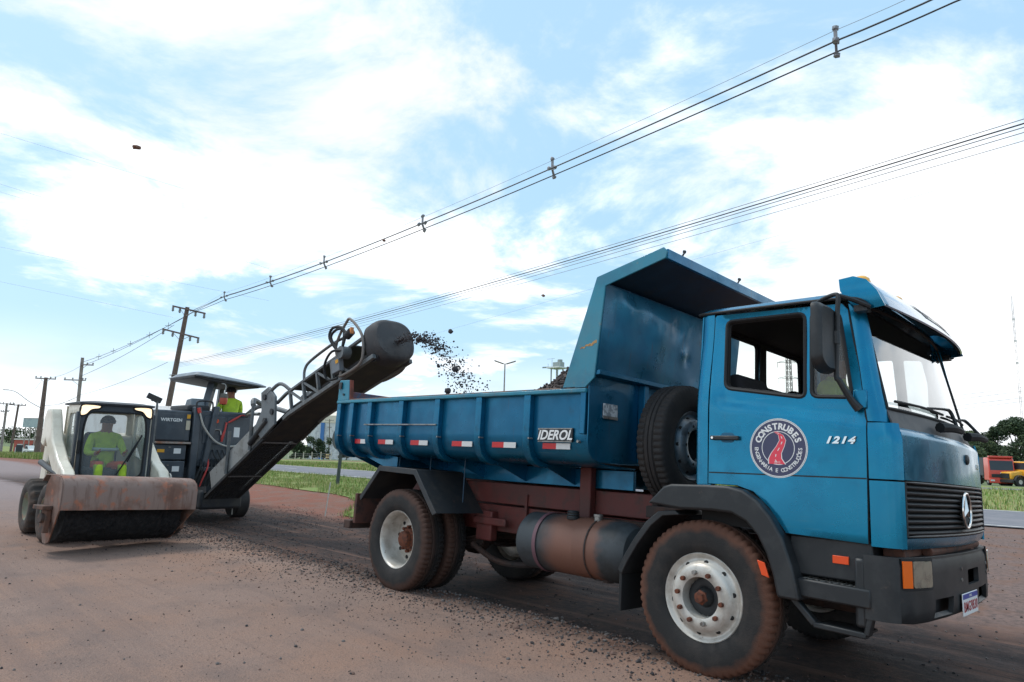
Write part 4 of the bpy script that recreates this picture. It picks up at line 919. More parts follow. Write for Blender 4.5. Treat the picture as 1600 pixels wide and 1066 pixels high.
# ------------------------------------------------------------------ utility poles and wires
CONC = M('pole_concrete', S(150, 142, 136), .85, 0, S(128, 118, 112), 3); CONB = M('pole_brown', S(112, 96, 88), .9, 0, S(96, 82, 76), 3)
INSU = M('insulator', S(140, 138, 136), .5); WIRE = M('wire', S(70, 72, 76), .6); WIRT = M('wire_thin', S(150, 156, 164), .7)
def pole(px_top, px_low, depth, label, mat, r0, r1, arms, group='utility poles along the road', depth2=None):
    top = PX(*px_top, depth); low = PX(*px_low, depth2 or depth); d = (top-low).normalized()
    gz = hgt(low.x, low.y)-.3; base = low-d*((low.z-gz)/d.z)
    o = thing('utility_pole', label, 'pole', tuple(base), 0, group)
    L = (top-base)
    o2 = MB().tube([Vector((0, 0, 0)), L*.5, L], [r1, (r0+r1)/2, r0], 10).build('shaft', mat, o)
    b = MB()
    for k in range(1, 6): pass
    side = Vector((_r2.x, _r2.y, 0)).normalized(); out = {}
    for (h, wl, wr, tilt, tag_) in arms:
        c = L*h+Vector((0, 0, 0)); sd_ = (side+Vector((0, 0, tilt))).normalized(); f_ = Vector((side.y, -side.x, 0))*.12
        am = MB().beam(c-sd_*wl+f_, c+sd_*wr+f_, .09, .11).build('crossarm', mat, o)
        MB().beam(c-sd_*wl*.5+f_, c-L.normalized()*.5+f_, .03, .03).build('brace', STEEL, am); MB().beam(c+sd_*wr*.5+f_, c-L.normalized()*.5+f_, .03, .03).build('brace', STEEL, am)
        for q in (-wl*.95, -wl*.45, wr*.5, wr*.95):
            e = c+sd_*q+f_
            MB().lathe([(0, 0), (.05, -.05), (.09, -.1), (.05, -.14), (.1, -.2), (.05, -.24), (.1, -.3), (.04, -.36), (0, -.4)] if tag_ == 'down' else [(0, .25), (.05, .22), (.09, .15), (.04, .1), (.04, 0)], tuple(e), 'z', 10).build('insulator', INSU, am)
    return o, base, L
p1, P1B, P1L = pole((293, 480), (262, 640), 48, 'leaning brown pole with two crossarms behind the milling machine', CONB, .14, .24, [(.985, 1.0, 1.4, -.2, 'down'), (.83, 1.4, 1.3, -.22, 'down')])
b = MB()
for h in (.55, .57): b.obox(P1L*h, (.5, 0, 0), (0, .5, 0), (0, 0, .05))
b.build('band', STEEL, p1)
pole((129, 559), (121, 640), 66, 'pale grey concrete pole rising behind the skid loader cab', CONC, .14, .2, [(.93, -.0, 1.2, 0, 'up'), (.78, 1.5, .6, 0, 'up')])
o3, B3, L3 = pole((72, 590), (58, 704), 70, 'thick brown pole with a long street lamp arm beside the loader', CONB, .16, .3, [(.985, 1.0, 1.1, -.02, 'up')])
MB().tube([L3*.62, L3*.66+Vector((-1.0, -1.0, .35)), L3*.72+Vector((-2.0, -2.0, .75)), L3*.74+Vector((-2.6, -2.6, .8))], .035, 6).build('lamp_arm', STEEL, o3)
MB().obox(L3*.74+Vector((-2.8, -2.8, .8)), (.4, .4, 0), (.1, -.1, 0), (0, 0, .08)).build('lamp_head', STEEL, o3)
pole((29, 632), (17, 702), 92, 'slim dark pole with a single crossarm near the dark notice board', CONB, .12, .16, [(.985, 1.1, 1.1, -.02, 'up')])
pole((11, 630), (1, 706), 90, 'slim grey pole with a single crossarm at the far left end', CONC, .12, .18, [(.985, .9, 1.0, 0, 'up'), (.84, .6, .5, 0, 'up')])
pole((722/6.27+400, 655), (716/6.27+400, 700), 210, 'thin dark pole standing in front of the white warehouse', CONB, .12, .16, [(.97, 1.3, 1.3, 0, 'up'), (.8, .7, .7, 0, 'up')], 'utility poles along the road')

def wire(name, pts, r, label, mat=WIRE, group='overhead cables', sag=0, n=10):
    path = []
    for a, b_ in zip(pts, pts[1:]):
        a, b_ = Vector(a), Vector(b_)
        for i in range(n): t = i/n; path.append(a.lerp(b_, t)-Vector((0, 0, sag*4*t*(1-t))))
    path.append(Vector(pts[-1]))
    return tag(MB().tube(path, r, 4).build(name, mat, smooth=0), label, 'cable', group)
inv = lambda x: 1/(1/48+(x-300)*(1/13.8-1/48)/1006)
nodes = [(300, 487), (350, 464), (422, 441), (506, 411), (660, 350), (863, 264), (1306, 66), (1490, -14), (1720, -116)]
ND = [PX(x, y, inv(x)) for x, y in nodes]
perp = Vector((-.3, 1, 0)).normalized()
for k, (dz, dl, r, m_) in enumerate(((.26, 0, .006, WIRT), (.1, .12, .019, WIRE), (-.06, -.14, .019, WIRE), (-.16, .1, .019, WIRE))):
    pts = [p+Vector((0, 0, dz))*(.25 if i == 0 else 1)+perp*dl for i, p in enumerate(ND)]
    wire('power_cable', pts, r, ('thin messenger wire above the spaced power cables' if k == 0 else 'thick power cable held by the star shaped spacers'), m_, 'cables of the spaced power line', n=4, sag=.02)
SPC = M('spacer_grey', S(132, 134, 138), .5)
for i in range(1, 7):
    p = ND[i]; b = MB(); e = perp
    for q in ((0, .27), (.14, .1), (-.16, -.06), (.12, -.17)): b.beam(p, p+e*q[0]+Vector((0, 0, q[1])), .05, .06); b.rock(p+e*q[0]*1.3+Vector((0, 0, q[1]*1.15)), .075, i)
    tag(b.build('cable_spacer', SPC), 'star shaped spacer clamped on the power cables', 'spacer', 'spacers on the power line')
# telephone cables lower down
for k, (ya, yb, r, h) in enumerate(((186, 566, .008, 7.4), (193, 568, .014, 7.2), (199, 570, .01, 7.05), (207, 572, .008, 6.9), (220, 574, .006, 6.6))):
    d = _f+_r2*(800/1067.2)+_u2*((533-ya)/1067.2); t_ = (h-CAM.z)/d.z; a = PX(276, yb, 48.3); e = CAM+d*t_
    wire('telephone_cable', [a, e, e+(e-a)*.6], r, ('thickest of the low telephone cables passing behind the tipper canopy' if k == 1 else 'thin low telephone cable running beside the thickest one'), WIRE if k == 1 else WIRT, 'low telephone cables', sag=.35, n=16)
wire('telephone_cable', [PX(560, 556, 60), PX(1160, 384, 40), PX(1640, 247, 30)], .006, 'lone thin cable running below the telephone cables', WIRT)
for (a, b_, d0, d1) in (((-40, 196), (640, 402), 60, 70), ((-40, 275), (420, 420), 60, 70), ((-40, 288), (300, 390), 62, 70), ((-40, 378), (420, 470), 70, 80), ((-40, 432), (270, 496), 70, 60)):
    wire('distant_cable', [PX(*a, d0), PX(*b_, d1)], .009, 'thin distant cable crossing the open sky on the left', WIRT, 'thin distant cables')
for a, b_, da, db, r in (((302, 487), (133, 570), 48, 66, .02), ((296, 492), (129, 566), 48, 66, .02), ((272, 508), (126, 588), 48, 66, .02), ((262, 566), (122, 618), 48.2, 66, .015), ((129, 570), (78, 590), 66, 70, .014), ((122, 620), (66, 634), 66, 70, .02), ((122, 618), (62, 640), 66, 70, .014), ((66, 594), (30, 633), 70, 92, .014)):
    wire('span_cable', [PX(*a, da), PX(*b_, db)], r, 'cable strung between the roadside poles on the left', WIRE, 'cables between the left poles', sag=.25)
b_sp = MB()
for f_ in (.15, .3, .47, .64, .8):
    p = PX(296, 492, 48).lerp(PX(129, 566, 66), f_)-Vector((0, 0, .25*4*f_*(1-f_))); b = MB()
    for q in ((0, .25), (.25, 0), (0, -.25), (-.25, 0)): b.beam(p, p+Vector((q[0]*.7, q[0]*.7, q[1])), .03, .03)
    tag(b.build('cable_spacer', SPC), 'small cross shaped spacer on the cables left of the brown pole', 'spacer', 'spacers left of the brown pole')

# ------------------------------------------------------------------ roadside things
sg = PG(522, 758); SGM = M('sign_back', S(62, 70, 70), .7, 0, S(72, 78, 76), 4)
o = thing('round_sign', 'back of a round road sign on a broad grey post in the verge', 'sign', tuple(sg))
MB().obox((.12, .1, .62), (.09, .09, 0), (.03, -.03, 0), (.05, .05, 1.3)).build('post', SGM, o, .005)
MB().lathe([(0, -.012), (.39, -.012), (.4, 0), (.39, .012), (0, .012)], (0, 0, 0), 'y', 40).build('disc', SGM, o).location = (.03, .02, 1.66)
o.children[1].rotation_euler = (0, 0, R(45)); MB().obox((.06, .03, 1.3), (.12, .12, 0), (.02, -.02, 0), (0, 0, .04)).build('bracket', STEEL, o)
sk = PG(508, 803); tag(MB().tube([(0, 0, -.05), (.045, .05, .66)], .013, 6).build('stake', M('white_stake', S(206, 200, 190), .8)), 'thin leaning white stake at the grass edge', 'stake').location = sk
def street_lamp(px, py, depth, label, h=None):
    t_ = PX(px, py, depth); g = hgt(t_.x, t_.y); o = thing('street_lamp', label, 'street lamp', (t_.x, t_.y, g)); H = t_.z-g
    MB().tube([(0, 0, 0), (0, 0, H)], [.09, .06], 8).build('pole', STEEL, o); sd_ = Vector((_r2.x, _r2.y, 0)).normalized()
    for s in (-1, 1):
        MB().obox(sd_*s*.55+Vector((0, 0, H+.15)), sd_*.85+Vector((0, 0, .28*s)), sd_.cross(Vector((0, 0, 1)))*.3, (0, 0, .1)).build('lamp_head', M('lamp_grey', S(120, 116, 112), .6), o, .03)
        MB().beam((0, 0, H), sd_*s*.3+Vector((0, 0, H+.08)), .05, .05).build('arm', STEEL, o)
street_lamp(789, 569, 62, 'tall street lamp with two heads behind the tipper bed')
# concrete fence posts beyond the road
fp = [439.5, 450, 461, 474, 487, 501, 517, 532, 549, 567]
for i, x in enumerate(fp):
    p = PX(x, 717.5+.0*i, 176-i*2.5); g = p.z
    o = MB().tube([(0, 0, -.4), (0, 0, 1.45), (.12, -.12, 1.62)], .09, 5).build('fence_post', M('post_white', S(206, 196, 182), .8)); o.location = p
    tag(o, 'pale concrete fence post in front of the dark shrubs', 'fence post', 'concrete fence posts')
FB = PX(500, 717.5, 171)
o = MB(); a, e = PX(430, 717.5, 178), PX(600, 717.5, 148)
for h in (.45, .9, 1.3): o.tube([a+Vector((0, 0, h)), e+Vector((0, 0, h))], .02, 4)
tag(o.build('fence_wire', STEEL), 'three sagging wires strung on the pale fence posts', 'fence wire')
o = thing('marker_post', 'short dark and cream banded marker by the fence', 'post', tuple(PX(698/6.27+400, 717.5, 168)))
for k in range(4): MB().box(-.3, .3, -.3, .3, .3*k, .3*k+.29).build('band', [M('band_dark', S(92, 66, 50), .8), M('band_cream', S(206, 178, 130), .8)][k % 2], o)
# warehouse
wp = PX(478, 716, 232); wdir = Vector((_r2.x, _r2.y, 0)).normalized(); wn = Vector((wdir.y, -wdir.x, 0))
o = thing('warehouse', 'long white corrugated warehouse with a blue column beyond the road', 'building', tuple(wp), math.atan2(wdir.y, wdir.x))
b = MB(); n = 150
b.add([(60*i/n, -.12*(i % 2), z) for i in range(n+1) for z in (-3, 12.2)], [(i*2, i*2+2, i*2+3, i*2+1) for i in range(n)])
b.build('wall', M('corrugated', S(214, 212, 212), .7, 0, S(176, 174, 176), .4), o, smooth=0)
MB().box(0, 60, .1, 40, -3, 12.1).build('hall', M('wall_white', S(206, 204, 204), .8), o)
MB().prism([(-.4, 12.2), (40.4, 12.2), (40.4, 13), (20, 16.6), (-.4, 14.6)], 'x', -.3, 60.3).build('roof', M('roof_cream', S(220, 208, 190), .8), o)
MB().box(4.4, 5.6, -.5, -.1, -3, 12.1).build('column', M('blue_column', S(66, 116, 176), .6), o)
MB().box(2, 58, -.35, -.14, 5.2, 5.5).build('band', M('band_grey', S(170, 168, 168), .8), o)
# grain elevator head behind the heap
ev = PX(868, 703, 260); o = thing('elevator_tower', 'distant grain elevator platform showing above the heap in the bed', 'tower', tuple(ev))
EM = M('tower_grey', S(150, 160, 158), .7); H0 = 28.5
for dx in (-1.6, 1.6):
    for dy in (-1.6, 1.6): MB().box(dx-.2, dx+.2, dy-.2, dy+.2, -4, H0+3).build('leg', EM, o)
MB().box(-3, 3.4, -3, 3, H0+2.6, H0+3.1).build('platform', M('platform_pale', S(206, 210, 206), .7), o); MB().box(-1.2, 2.6, -1.2, 1.2, H0+3.1, H0+5.0).build('head_house', EM, o)
MB().cyl((1.4, 0, H0+5), (1.4, 0, H0+6), 1.0, 10).build('head_drum', EM, o)
b = MB(); b.beam((-5, -3, H0+3), (-3, -1, H0+3.2), .6, .5); b.build('spout', EM, o)
for dx in (-2.4, -.4, .9, 2.9): MB().cyl((dx, -2.6, H0+3), (dx, -2.6, H0+6.4 if dx == -.4 else H0+4.4), .08, 5).build('rail_post', EM, o)
MB().beam((-3, -2.6, H0+6.2), (1, -2.6, H0+6.2), .1, .1).build('beam', EM, o)
# transmission pylon
def lattice(o, H, w0, w1, mat, step, lw_=.16):
    z = 0; prev = None; b = MB()
    def wd_(z): return w0+(w1-w0)*z/H
    for sx_ in (-1, 1):
        for sy in (-1, 1): MB().beam((sx_*w0, sy*w0, 0), (sx_*w1, sy*w1, H), lw_, lw_).build('leg', mat, o)
    while z < H-step:
        a, c = wd_(z), wd_(z+step)
        for s in (-1, 1):
            b.beam((-a, s*a, z), (c, s*c, z+step), .44*lw_, .44*lw_); b.beam((a, s*a, z), (-c, s*c, z+step), .44*lw_, .44*lw_); b.beam((s*a, -a, z), (s*c, c, z+step), .44*lw_, .44*lw_); b.beam((s*a, a, z), (s*c, -c, z+step), .44*lw_, .44*lw_)
        z += step
    q = b.build('bracing', mat, o); q['kind'] = 'stuff'
PYM = M('pylon_steel', S(126, 116, 112), .7)
pb = PX(1237, 714, 190); o = thing('transmission_pylon', 'steel lattice pylon with three crossarms seen through the cab windows', 'pylon', (pb.x, pb.y, -3), math.atan2(wdir.y, wdir.x)); lattice(o, 36, 1.0, .45, PYM, 1.6)
for z in (22, 26.5, 31):
    am = MB(); am.beam((-3.2, 0, z), (0, 0, z+.7), .12, .12); am.beam((-3.2, 0, z), (3.2, 0, z), .12, .12); am.beam((3.2, 0, z), (0, 0, z+.7), .12, .12); c_ = am.build('crossarm', PYM, o)
    for s in (-1, 1): MB().cyl((s*3.1, 0, z), (s*3.1, 0, z-1.6), .07, 5).build('insulator', PYM, c_)
pb = PX(1603, 725, 300); o = thing('radio_mast', 'tall thin lattice radio mast rising above the trees on the right', 'mast', (pb.x, pb.y, -4)); lattice(o, 78, .36, .28, M('mast_pink', S(212, 200, 198), .7), 3, .07)
MB().tube([(0, 0, 78), (0, 0, 81)], .08, 5).build('tip', PYM, o)
for k in (60, 50, 70): MB().box(-.5, .5, -.3, .3, k, k+.8).build('antenna', M('mast_white', S(216, 214, 212), .7), o)
for y in (612, 618, 628, 634): wire('distant_line', [PX(1480, y+8, 210), PX(1660, y-14, 190)], .05, 'faint power line crossing the sky above the parked trucks', WIRT, 'faint lines on the right')
# trees: trunk, limbs and a crown of leaf-sized faces
LEAF = [M('leaf_dark', S(50, 66, 42), .8), M('leaf_mid', S(74, 90, 54), .8), M('leaf_olive', S(94, 104, 66), .8)]
BARK = M('bark', S(96, 82, 72), .9)
def tree(loc, h, rad, label, seed, group, n=1600, leaf=.28, squash=.8, dark=0, low=.3, fat=1):
    rn = random.Random(seed); o = thing('tree', label, 'tree', tuple(loc), 0, group)
    MB().tube([(0, 0, -.5), (.1, .05, h*.3), (.0, .1, h*.6)], [h*.03+.05, h*.022+.04, h*.012+.02], 7).build('trunk', BARK, o)
    vs = []; fs = []; mi = []; cl2 = []
    for k in range(14):
        a = rn.random()*6.28; rr = rad*rn.random()**.5*.75; z = h*(low+(.92-low)*rn.random()); c = Vector((math.cos(a)*rr, math.sin(a)*rr, z)); cl2.append((c, rad*rn.uniform(.28, .5)*fat))
        if k < 6: MB().tube([(0, 0, h*.3), tuple(c*.6+Vector((0, 0, h*.12))), tuple(c)], [h*.012, h*.008, .01], 5).build('limb', BARK, o)
    for i in range(n):
        c, r_ = cl2[rn.randrange(len(cl2))]; d = Vector((rn.gauss(0, 1), rn.gauss(0, 1), rn.gauss(0, 1))).normalized(); p = c+Vector((d.x, d.y, d.z*squash))*r_*rn.uniform(.5, 1.08)
        if p.z < h*low*.5: p.z = h*low*.5+rn.random()*.5
        u_ = Vector((rn.gauss(0, 1), rn.gauss(0, 1), rn.gauss(0, .6))).normalized(); v_ = u_.orthogonal().normalized(); s_ = leaf*rn.uniform(.5, 1.3); q = len(vs)
        vs += [p+u_*s_, p+v_*s_*.6, p-u_*s_, p-v_*s_*.6]; fs.append((q, q+1, q+2, q+3)); mi.append(rn.choice((0, 0, 1, 1, 2) if not dark else (0, 0, 0, 1)))
    me = bpy.data.meshes.new('crown'); me.from_pydata([tuple(v) for v in vs], [], fs)
    for m_ in LEAF: me.materials.append(m_)
    me.polygons.foreach_set('material_index', mi); me.update(); link('crown', me, o); return o
for i, (x, w_, hp, lb) in enumerate(((458, 10, 26, 'small pale shrub at the left end of the warehouse'), (470, 13, 32, 'broad grey green shrub in front of the blue column'), (488, 15, 35, 'largest dark rounded shrub in front of the warehouse'), (505, 13, 31, 'dark spreading shrub right of the largest one'), (541, 12, 22, 'low shrub half hidden by the tipper tail'), (425, 11, 24, 'shrub half hidden behind the conveyor'))):
    D_ = 186; p = PX(x, 717, D_); tree(p, hp*D_/1067*1.05, w_*D_/1067*1.0, lb, 40+i, 'shrubs by the warehouse', 2600, .2, .9, 1, .08)
for i, (x, yt, w_, D_, lb) in enumerate(((1512, 666, 20, 128, 'olive tree rising just past the far windscreen edge'), (1534, 661, 24, 132, 'wide olive tree behind the red truck'), (1556, 664, 20, 136, 'round topped tree between the two larger ones'), (1592, 652, 22, 125, 'tall dark tree above the yellow truck'), (1622, 656, 26, 130, 'dark tree at the edge beyond the yellow truck'), (1496, 676, 16, 140, 'lower tree hidden behind the wipers'))):
    p = PX(x, 752, D_); g = hgt(p.x, p.y); tp = PX(x, yt, D_); p.z = g; tree(p, tp.z-g, w_*D_/1067, lb, 60+i, 'trees behind the parked trucks', 14000, .2, .85, i >= 2, .06, 1.45)
for i in range(12):
    x = 10+i*17+random.Random(i).uniform(-6, 6); D_ = 420; p = PX(x, 681, D_); p.z = hgt(p.x, p.y); tree(p, 8+3*random.Random(i+9).random(), 7, 'distant tree on the hazy left horizon', 90+i, 'distant trees on the left horizon', 700, .5, .8, 0, .05)
# far parked trucks
def far_truck(kind, px, py, depth, label, col, rz):
    p = PX(px, py, depth); p.z = hgt(p.x, p.y); o = thing('parked_truck', label, 'truck', tuple(p), rz); cm = M('far_'+kind, col, .4, coat=.4)
    if kind == 'red':
        MB().prism([(0, .55), (2.0, .55), (2.05, 1.7), (1.85, 2.95), (1.6, 3.1), (0, 3.1)], 'y', -1.22, 1.22).build('cab', cm, o, .08)
        MB().prism([(2.055, 1.72), (1.885, 2.78), (1.87, 2.78), (2.04, 1.72)], 'y', -1.1, 1.1).build('windscreen', M('far_glass', S(46, 52, 58), .15), o)
        g_ = MB().box(2.02, 2.1, -1.0, 1.0, .95, 1.3).build('grille', BLKP, o); MB().box(2.1, 2.12, -.2, .2, 1.38, 1.48).build('badge', CHRM, o)
        MB().box(1.9, 2.12, -1.22, 1.22, .3, .8).build('bumper', cm, o, .05)
        for y in (-.95, .95): MB().box(2.1, 2.14, y-.2, y+.2, .5, .68).build('headlamp', WHTR, o)
        MB().box(1.5, 1.95, -1.15, 1.15, 3.1, 3.3).build('sun_visor', cm, o, .04)
    else:
        MB().prism([(1.2, .7), (2.75, .75), (2.8, 1.55), (1.2, 1.75)], 'y', -.85, .85).build('hood', cm, o, .12)
        MB().prism([(-.3, .6), (1.3, .6), (1.3, 1.75), (1.0, 2.75), (-.3, 2.75)], 'y', -1.15, 1.15).build('cab', cm, o, .1)
        for y in (-1.155, 1.155): MB().prism([(.1, 1.85), (1.1, 1.85), (.88, 2.5), (.1, 2.5)], 'y', y-.01, y+.01).build('window', M('far_glass', S(46, 52, 58), .15), o)
        MB().prism([(1.2, 1.85), (1.02, 2.6), (1.06, 2.6), (1.27, 1.85)], 'y', -1.0, 1.0).build('windscreen', M('far_glass', S(46, 52, 58), .15), o)
        for y in (-1, 1): MB().lathe([(.58, -.2), (.66, -.18), (.66, .18), (.58, .2)], (1.95, y, .6), 'y', 24).build('fender', BLKP, o)
        MB().box(2.7, 2.95, -1.1, 1.1, .4, .75).build('bumper', BLKP, o, .04); MB().box(2.78, 2.84, -.6, .6, .85, 1.4).build('grille', BLKP, o)
    for x in ((.9, -2.6) if kind == 'red' else (1.95, -2.6)):
        for y in (-1.0, 1.0):
            wv = MB().lathe([(.25, -.14), (.48, -.15), (.52, -.1), (.52, .1), (.48, .15), (.25, .14)], (x, y, .52), 'y', 24).build('wheel', TYRC, o); MB().lathe([(0, -.1), (.25, -.12), (.25, .12), (0, .1)], (x, y, .52), 'y', 20).build('rim', RIMS, wv)
    MB().box(-6.5, -.25, -1.2, 1.2, 1.05, 3.1 if kind == 'red' else 2.3).build('cargo_body', M('far_cargo', S(70, 72, 76), .7) if kind == 'red' else cm, o, .03)
    MB().box(-6.5, 1.0, -.4, .4, .7, 1.05).build('chassis', BLKP, o)
    return o
far_truck('red', 1558, 751, 78, 'red flat fronted truck parked beyond the road under the trees', S(206, 70, 56), R(-66))
far_truck('yellow', 1606, 752, 76, 'yellow bonneted truck parked beside the red truck', S(232, 168, 48), R(-128))
# left background: billboard, notice board, vehicles, low buildings
p = PX(51, 668, 150); o = thing('billboard', 'wide pale roadside billboard seen from behind the thick pole', 'billboard', (p.x, p.y, hgt(p.x, p.y)), math.atan2(wdir.y, wdir.x)-.35); z0 = PX(51, 668, 150).z-hgt(p.x, p.y)
MB().box(-3.1, 3.1, -.1, .1, z0, z0+1.95).build('panel', M('billboard_face', S(166, 180, 180), .7, 0, S(150, 166, 168), 1), o); MB().box(-3.15, 3.15, -.14, -.1, z0+1.95, z0+2.05).build('top_frame', STEEL, o)
for x in (-2.4, -.8, .8, 2.4): MB().box(x-.08, x+.08, .1, .26, 0, z0+1.9).build('post', STEEL, o)
for i, (x0, x1, ya, yb, c, lb) in enumerate(((24, 64, 669, 678, S(178, 92, 82), 'low red walled building under the billboard'), (60, 104, 668, 680, S(190, 188, 186), 'low grey wall left of the loader arm'), (66, 100, 679, 686, S(134, 104, 92), 'brown earth bank beside the grey wall'))):
    a, e = PX(x0, yb, 190-10*i), PX(x1, yb, 190-10*i); d = e-a; H = (yb-ya)*(190-10*i)/1067+2.5
    o = thing('low_building', lb, 'building', (a.x, a.y, hgt(a.x, a.y)-.5), math.atan2(d.y, d.x)); L = Vector((d.x, d.y)).length
    MB().box(0, L, 0, 8, 0, H).build('wall', M('lowb%d' % i, c, .85, 0, tuple(q*.85 for q in c[:3])+(1,), .6), o); MB().box(-.2, L+.2, -.3, 8.3, H, H+.35).build('roof', M('lowroof%d' % i, S(206, 196, 190), .8), o)
    for k in range(3): MB().box(L*(.15+.28*k), L*(.27+.28*k), -.05, .05, H*.35, H*.75).build('opening', M('far_opening', S(90, 76, 72), .8), o)
p = PX(30.5, 699, 62); o = thing('notice_board', 'dark upright notice board on white legs in the left verge', 'sign', (p.x, p.y, hgt(p.x, p.y)), math.atan2(wdir.y, wdir.x))
MB().box(-.31, .31, -.04, .04, .15, 1.08).build('panel', M('board_dark', S(44, 50, 56), .6), o, .02); MB().box(-.2, .2, -.05, .05, 1.08, 1.16).build('cap', WHTR, o)
for x in (-.34, .34): MB().box(x-.025, x+.025, -.03, .03, -.1, .85).build('leg', WHT, o)
p = PX(49, 684, 95); p.z = hgt(p.x, p.y)
o = thing('pickup', 'small white and dark pickup driving on the far carriageway', 'car', tuple(p), R(20))
MB().prism([(-.9, .4), (.95, .4), (.95, .75), (.5, .85), (.25, 1.3), (-.25, 1.3), (-.4, .85), (-.9, .85)], 'y', -.5, .5).build('body', WHT, o, .05); MB().box(-.9, .97, -.52, .52, .3, .55).build('lower_body', BLKP, o, .04); MB().prism([(.45, .86), (.22, 1.24), (-.2, 1.24), (-.3, .86)], 'y', -.505, .505).build('window', M('far_glass', S(46, 52, 58), .15), o)
for x in (-.55, .6):
    for y in (-.45, .45): MB().cyl((x, y-.08, .28), (x, y+.08, .28), .28, 14).build('wheel', TYRC, o)
o.scale = (1, 1, 1)
p = PX(38.5, 697, 66); p.z = hgt(p.x, p.y); o = thing('motorcycle', 'small dark motorcycle standing beside the dark notice board', 'motorcycle', tuple(p), R(25))
for x in (-.3, .3): MB().tube([(x+.19*math.cos(q*.524), 0, .2+.19*math.sin(q*.524)) for q in range(12)], .035, 6, closed=True).build('wheel', TYRC, o)
MB().prism([(-.35, .35), (.2, .3), (.3, .52), (.0, .5), (-.4, .55)], 'y', -.08, .08).build('body', BLKP, o, .02); MB().tube([(.3, -.2, .62), (.24, 0, .58), (.3, .2, .62)], .015, 5).build('handlebar', STEEL, o); MB().rock((.33, 0, .5), .07, 2).build('headlamp', WHTR, o)
p = PX(84, 682, 120); o = thing('green_road_sign', 'small green road sign beside the grey wall', 'sign', (p.x, p.y, hgt(p.x, p.y)), math.atan2(wdir.y, wdir.x)); MB().box(-.5, .5, -.02, .02, p.z-hgt(p.x, p.y)-.2, p.z-hgt(p.x, p.y)+.3).build('panel', M('sign_green', S(60, 128, 96), .6), o); MB().box(-.04, .04, .02, .08, 0, p.z-hgt(p.x, p.y)).build('post', STEEL, o)

# unseen trees and shed across the highway, added for the cab front to mirror
for i, (x, y, h, r) in enumerate(((34, 36, 9, 5), (43, 41, 11, 6), (27, 46, 10, 5.5), (52, 50, 12, 6.5), (60, 44, 9, 5), (20, 58, 10, 6))):
    tree((x, y, hgt(x, y)), h, r, 'broad unseen tree added for the truck front to mirror', 130+i, 'unseen trees added for the truck front', 1500, .5, .85, 1, .1)
o = thing('reflection_shed', 'long unseen shed with red doors added for its reflection', 'building', (36, 52, hgt(36, 52)-.3), R(-40))
MB().box(-16, 16, -5, 5, 0, 5).build('wall', M('shed_wall', S(176, 168, 170), .8, 0, S(150, 142, 148), .5), o); MB().prism([(-5.5, 5), (5.5, 5), (0, 6.6)], 'x', -16.4, 16.4).build('roof', M('shed_roof', S(120, 92, 104), .8), o)
for k in range(5): MB().box(-13+6*k, -10+6*k, -5.06, -5.0, 0, 3.6).build('door', M('shed_door', S(170, 52, 60), .7), o)
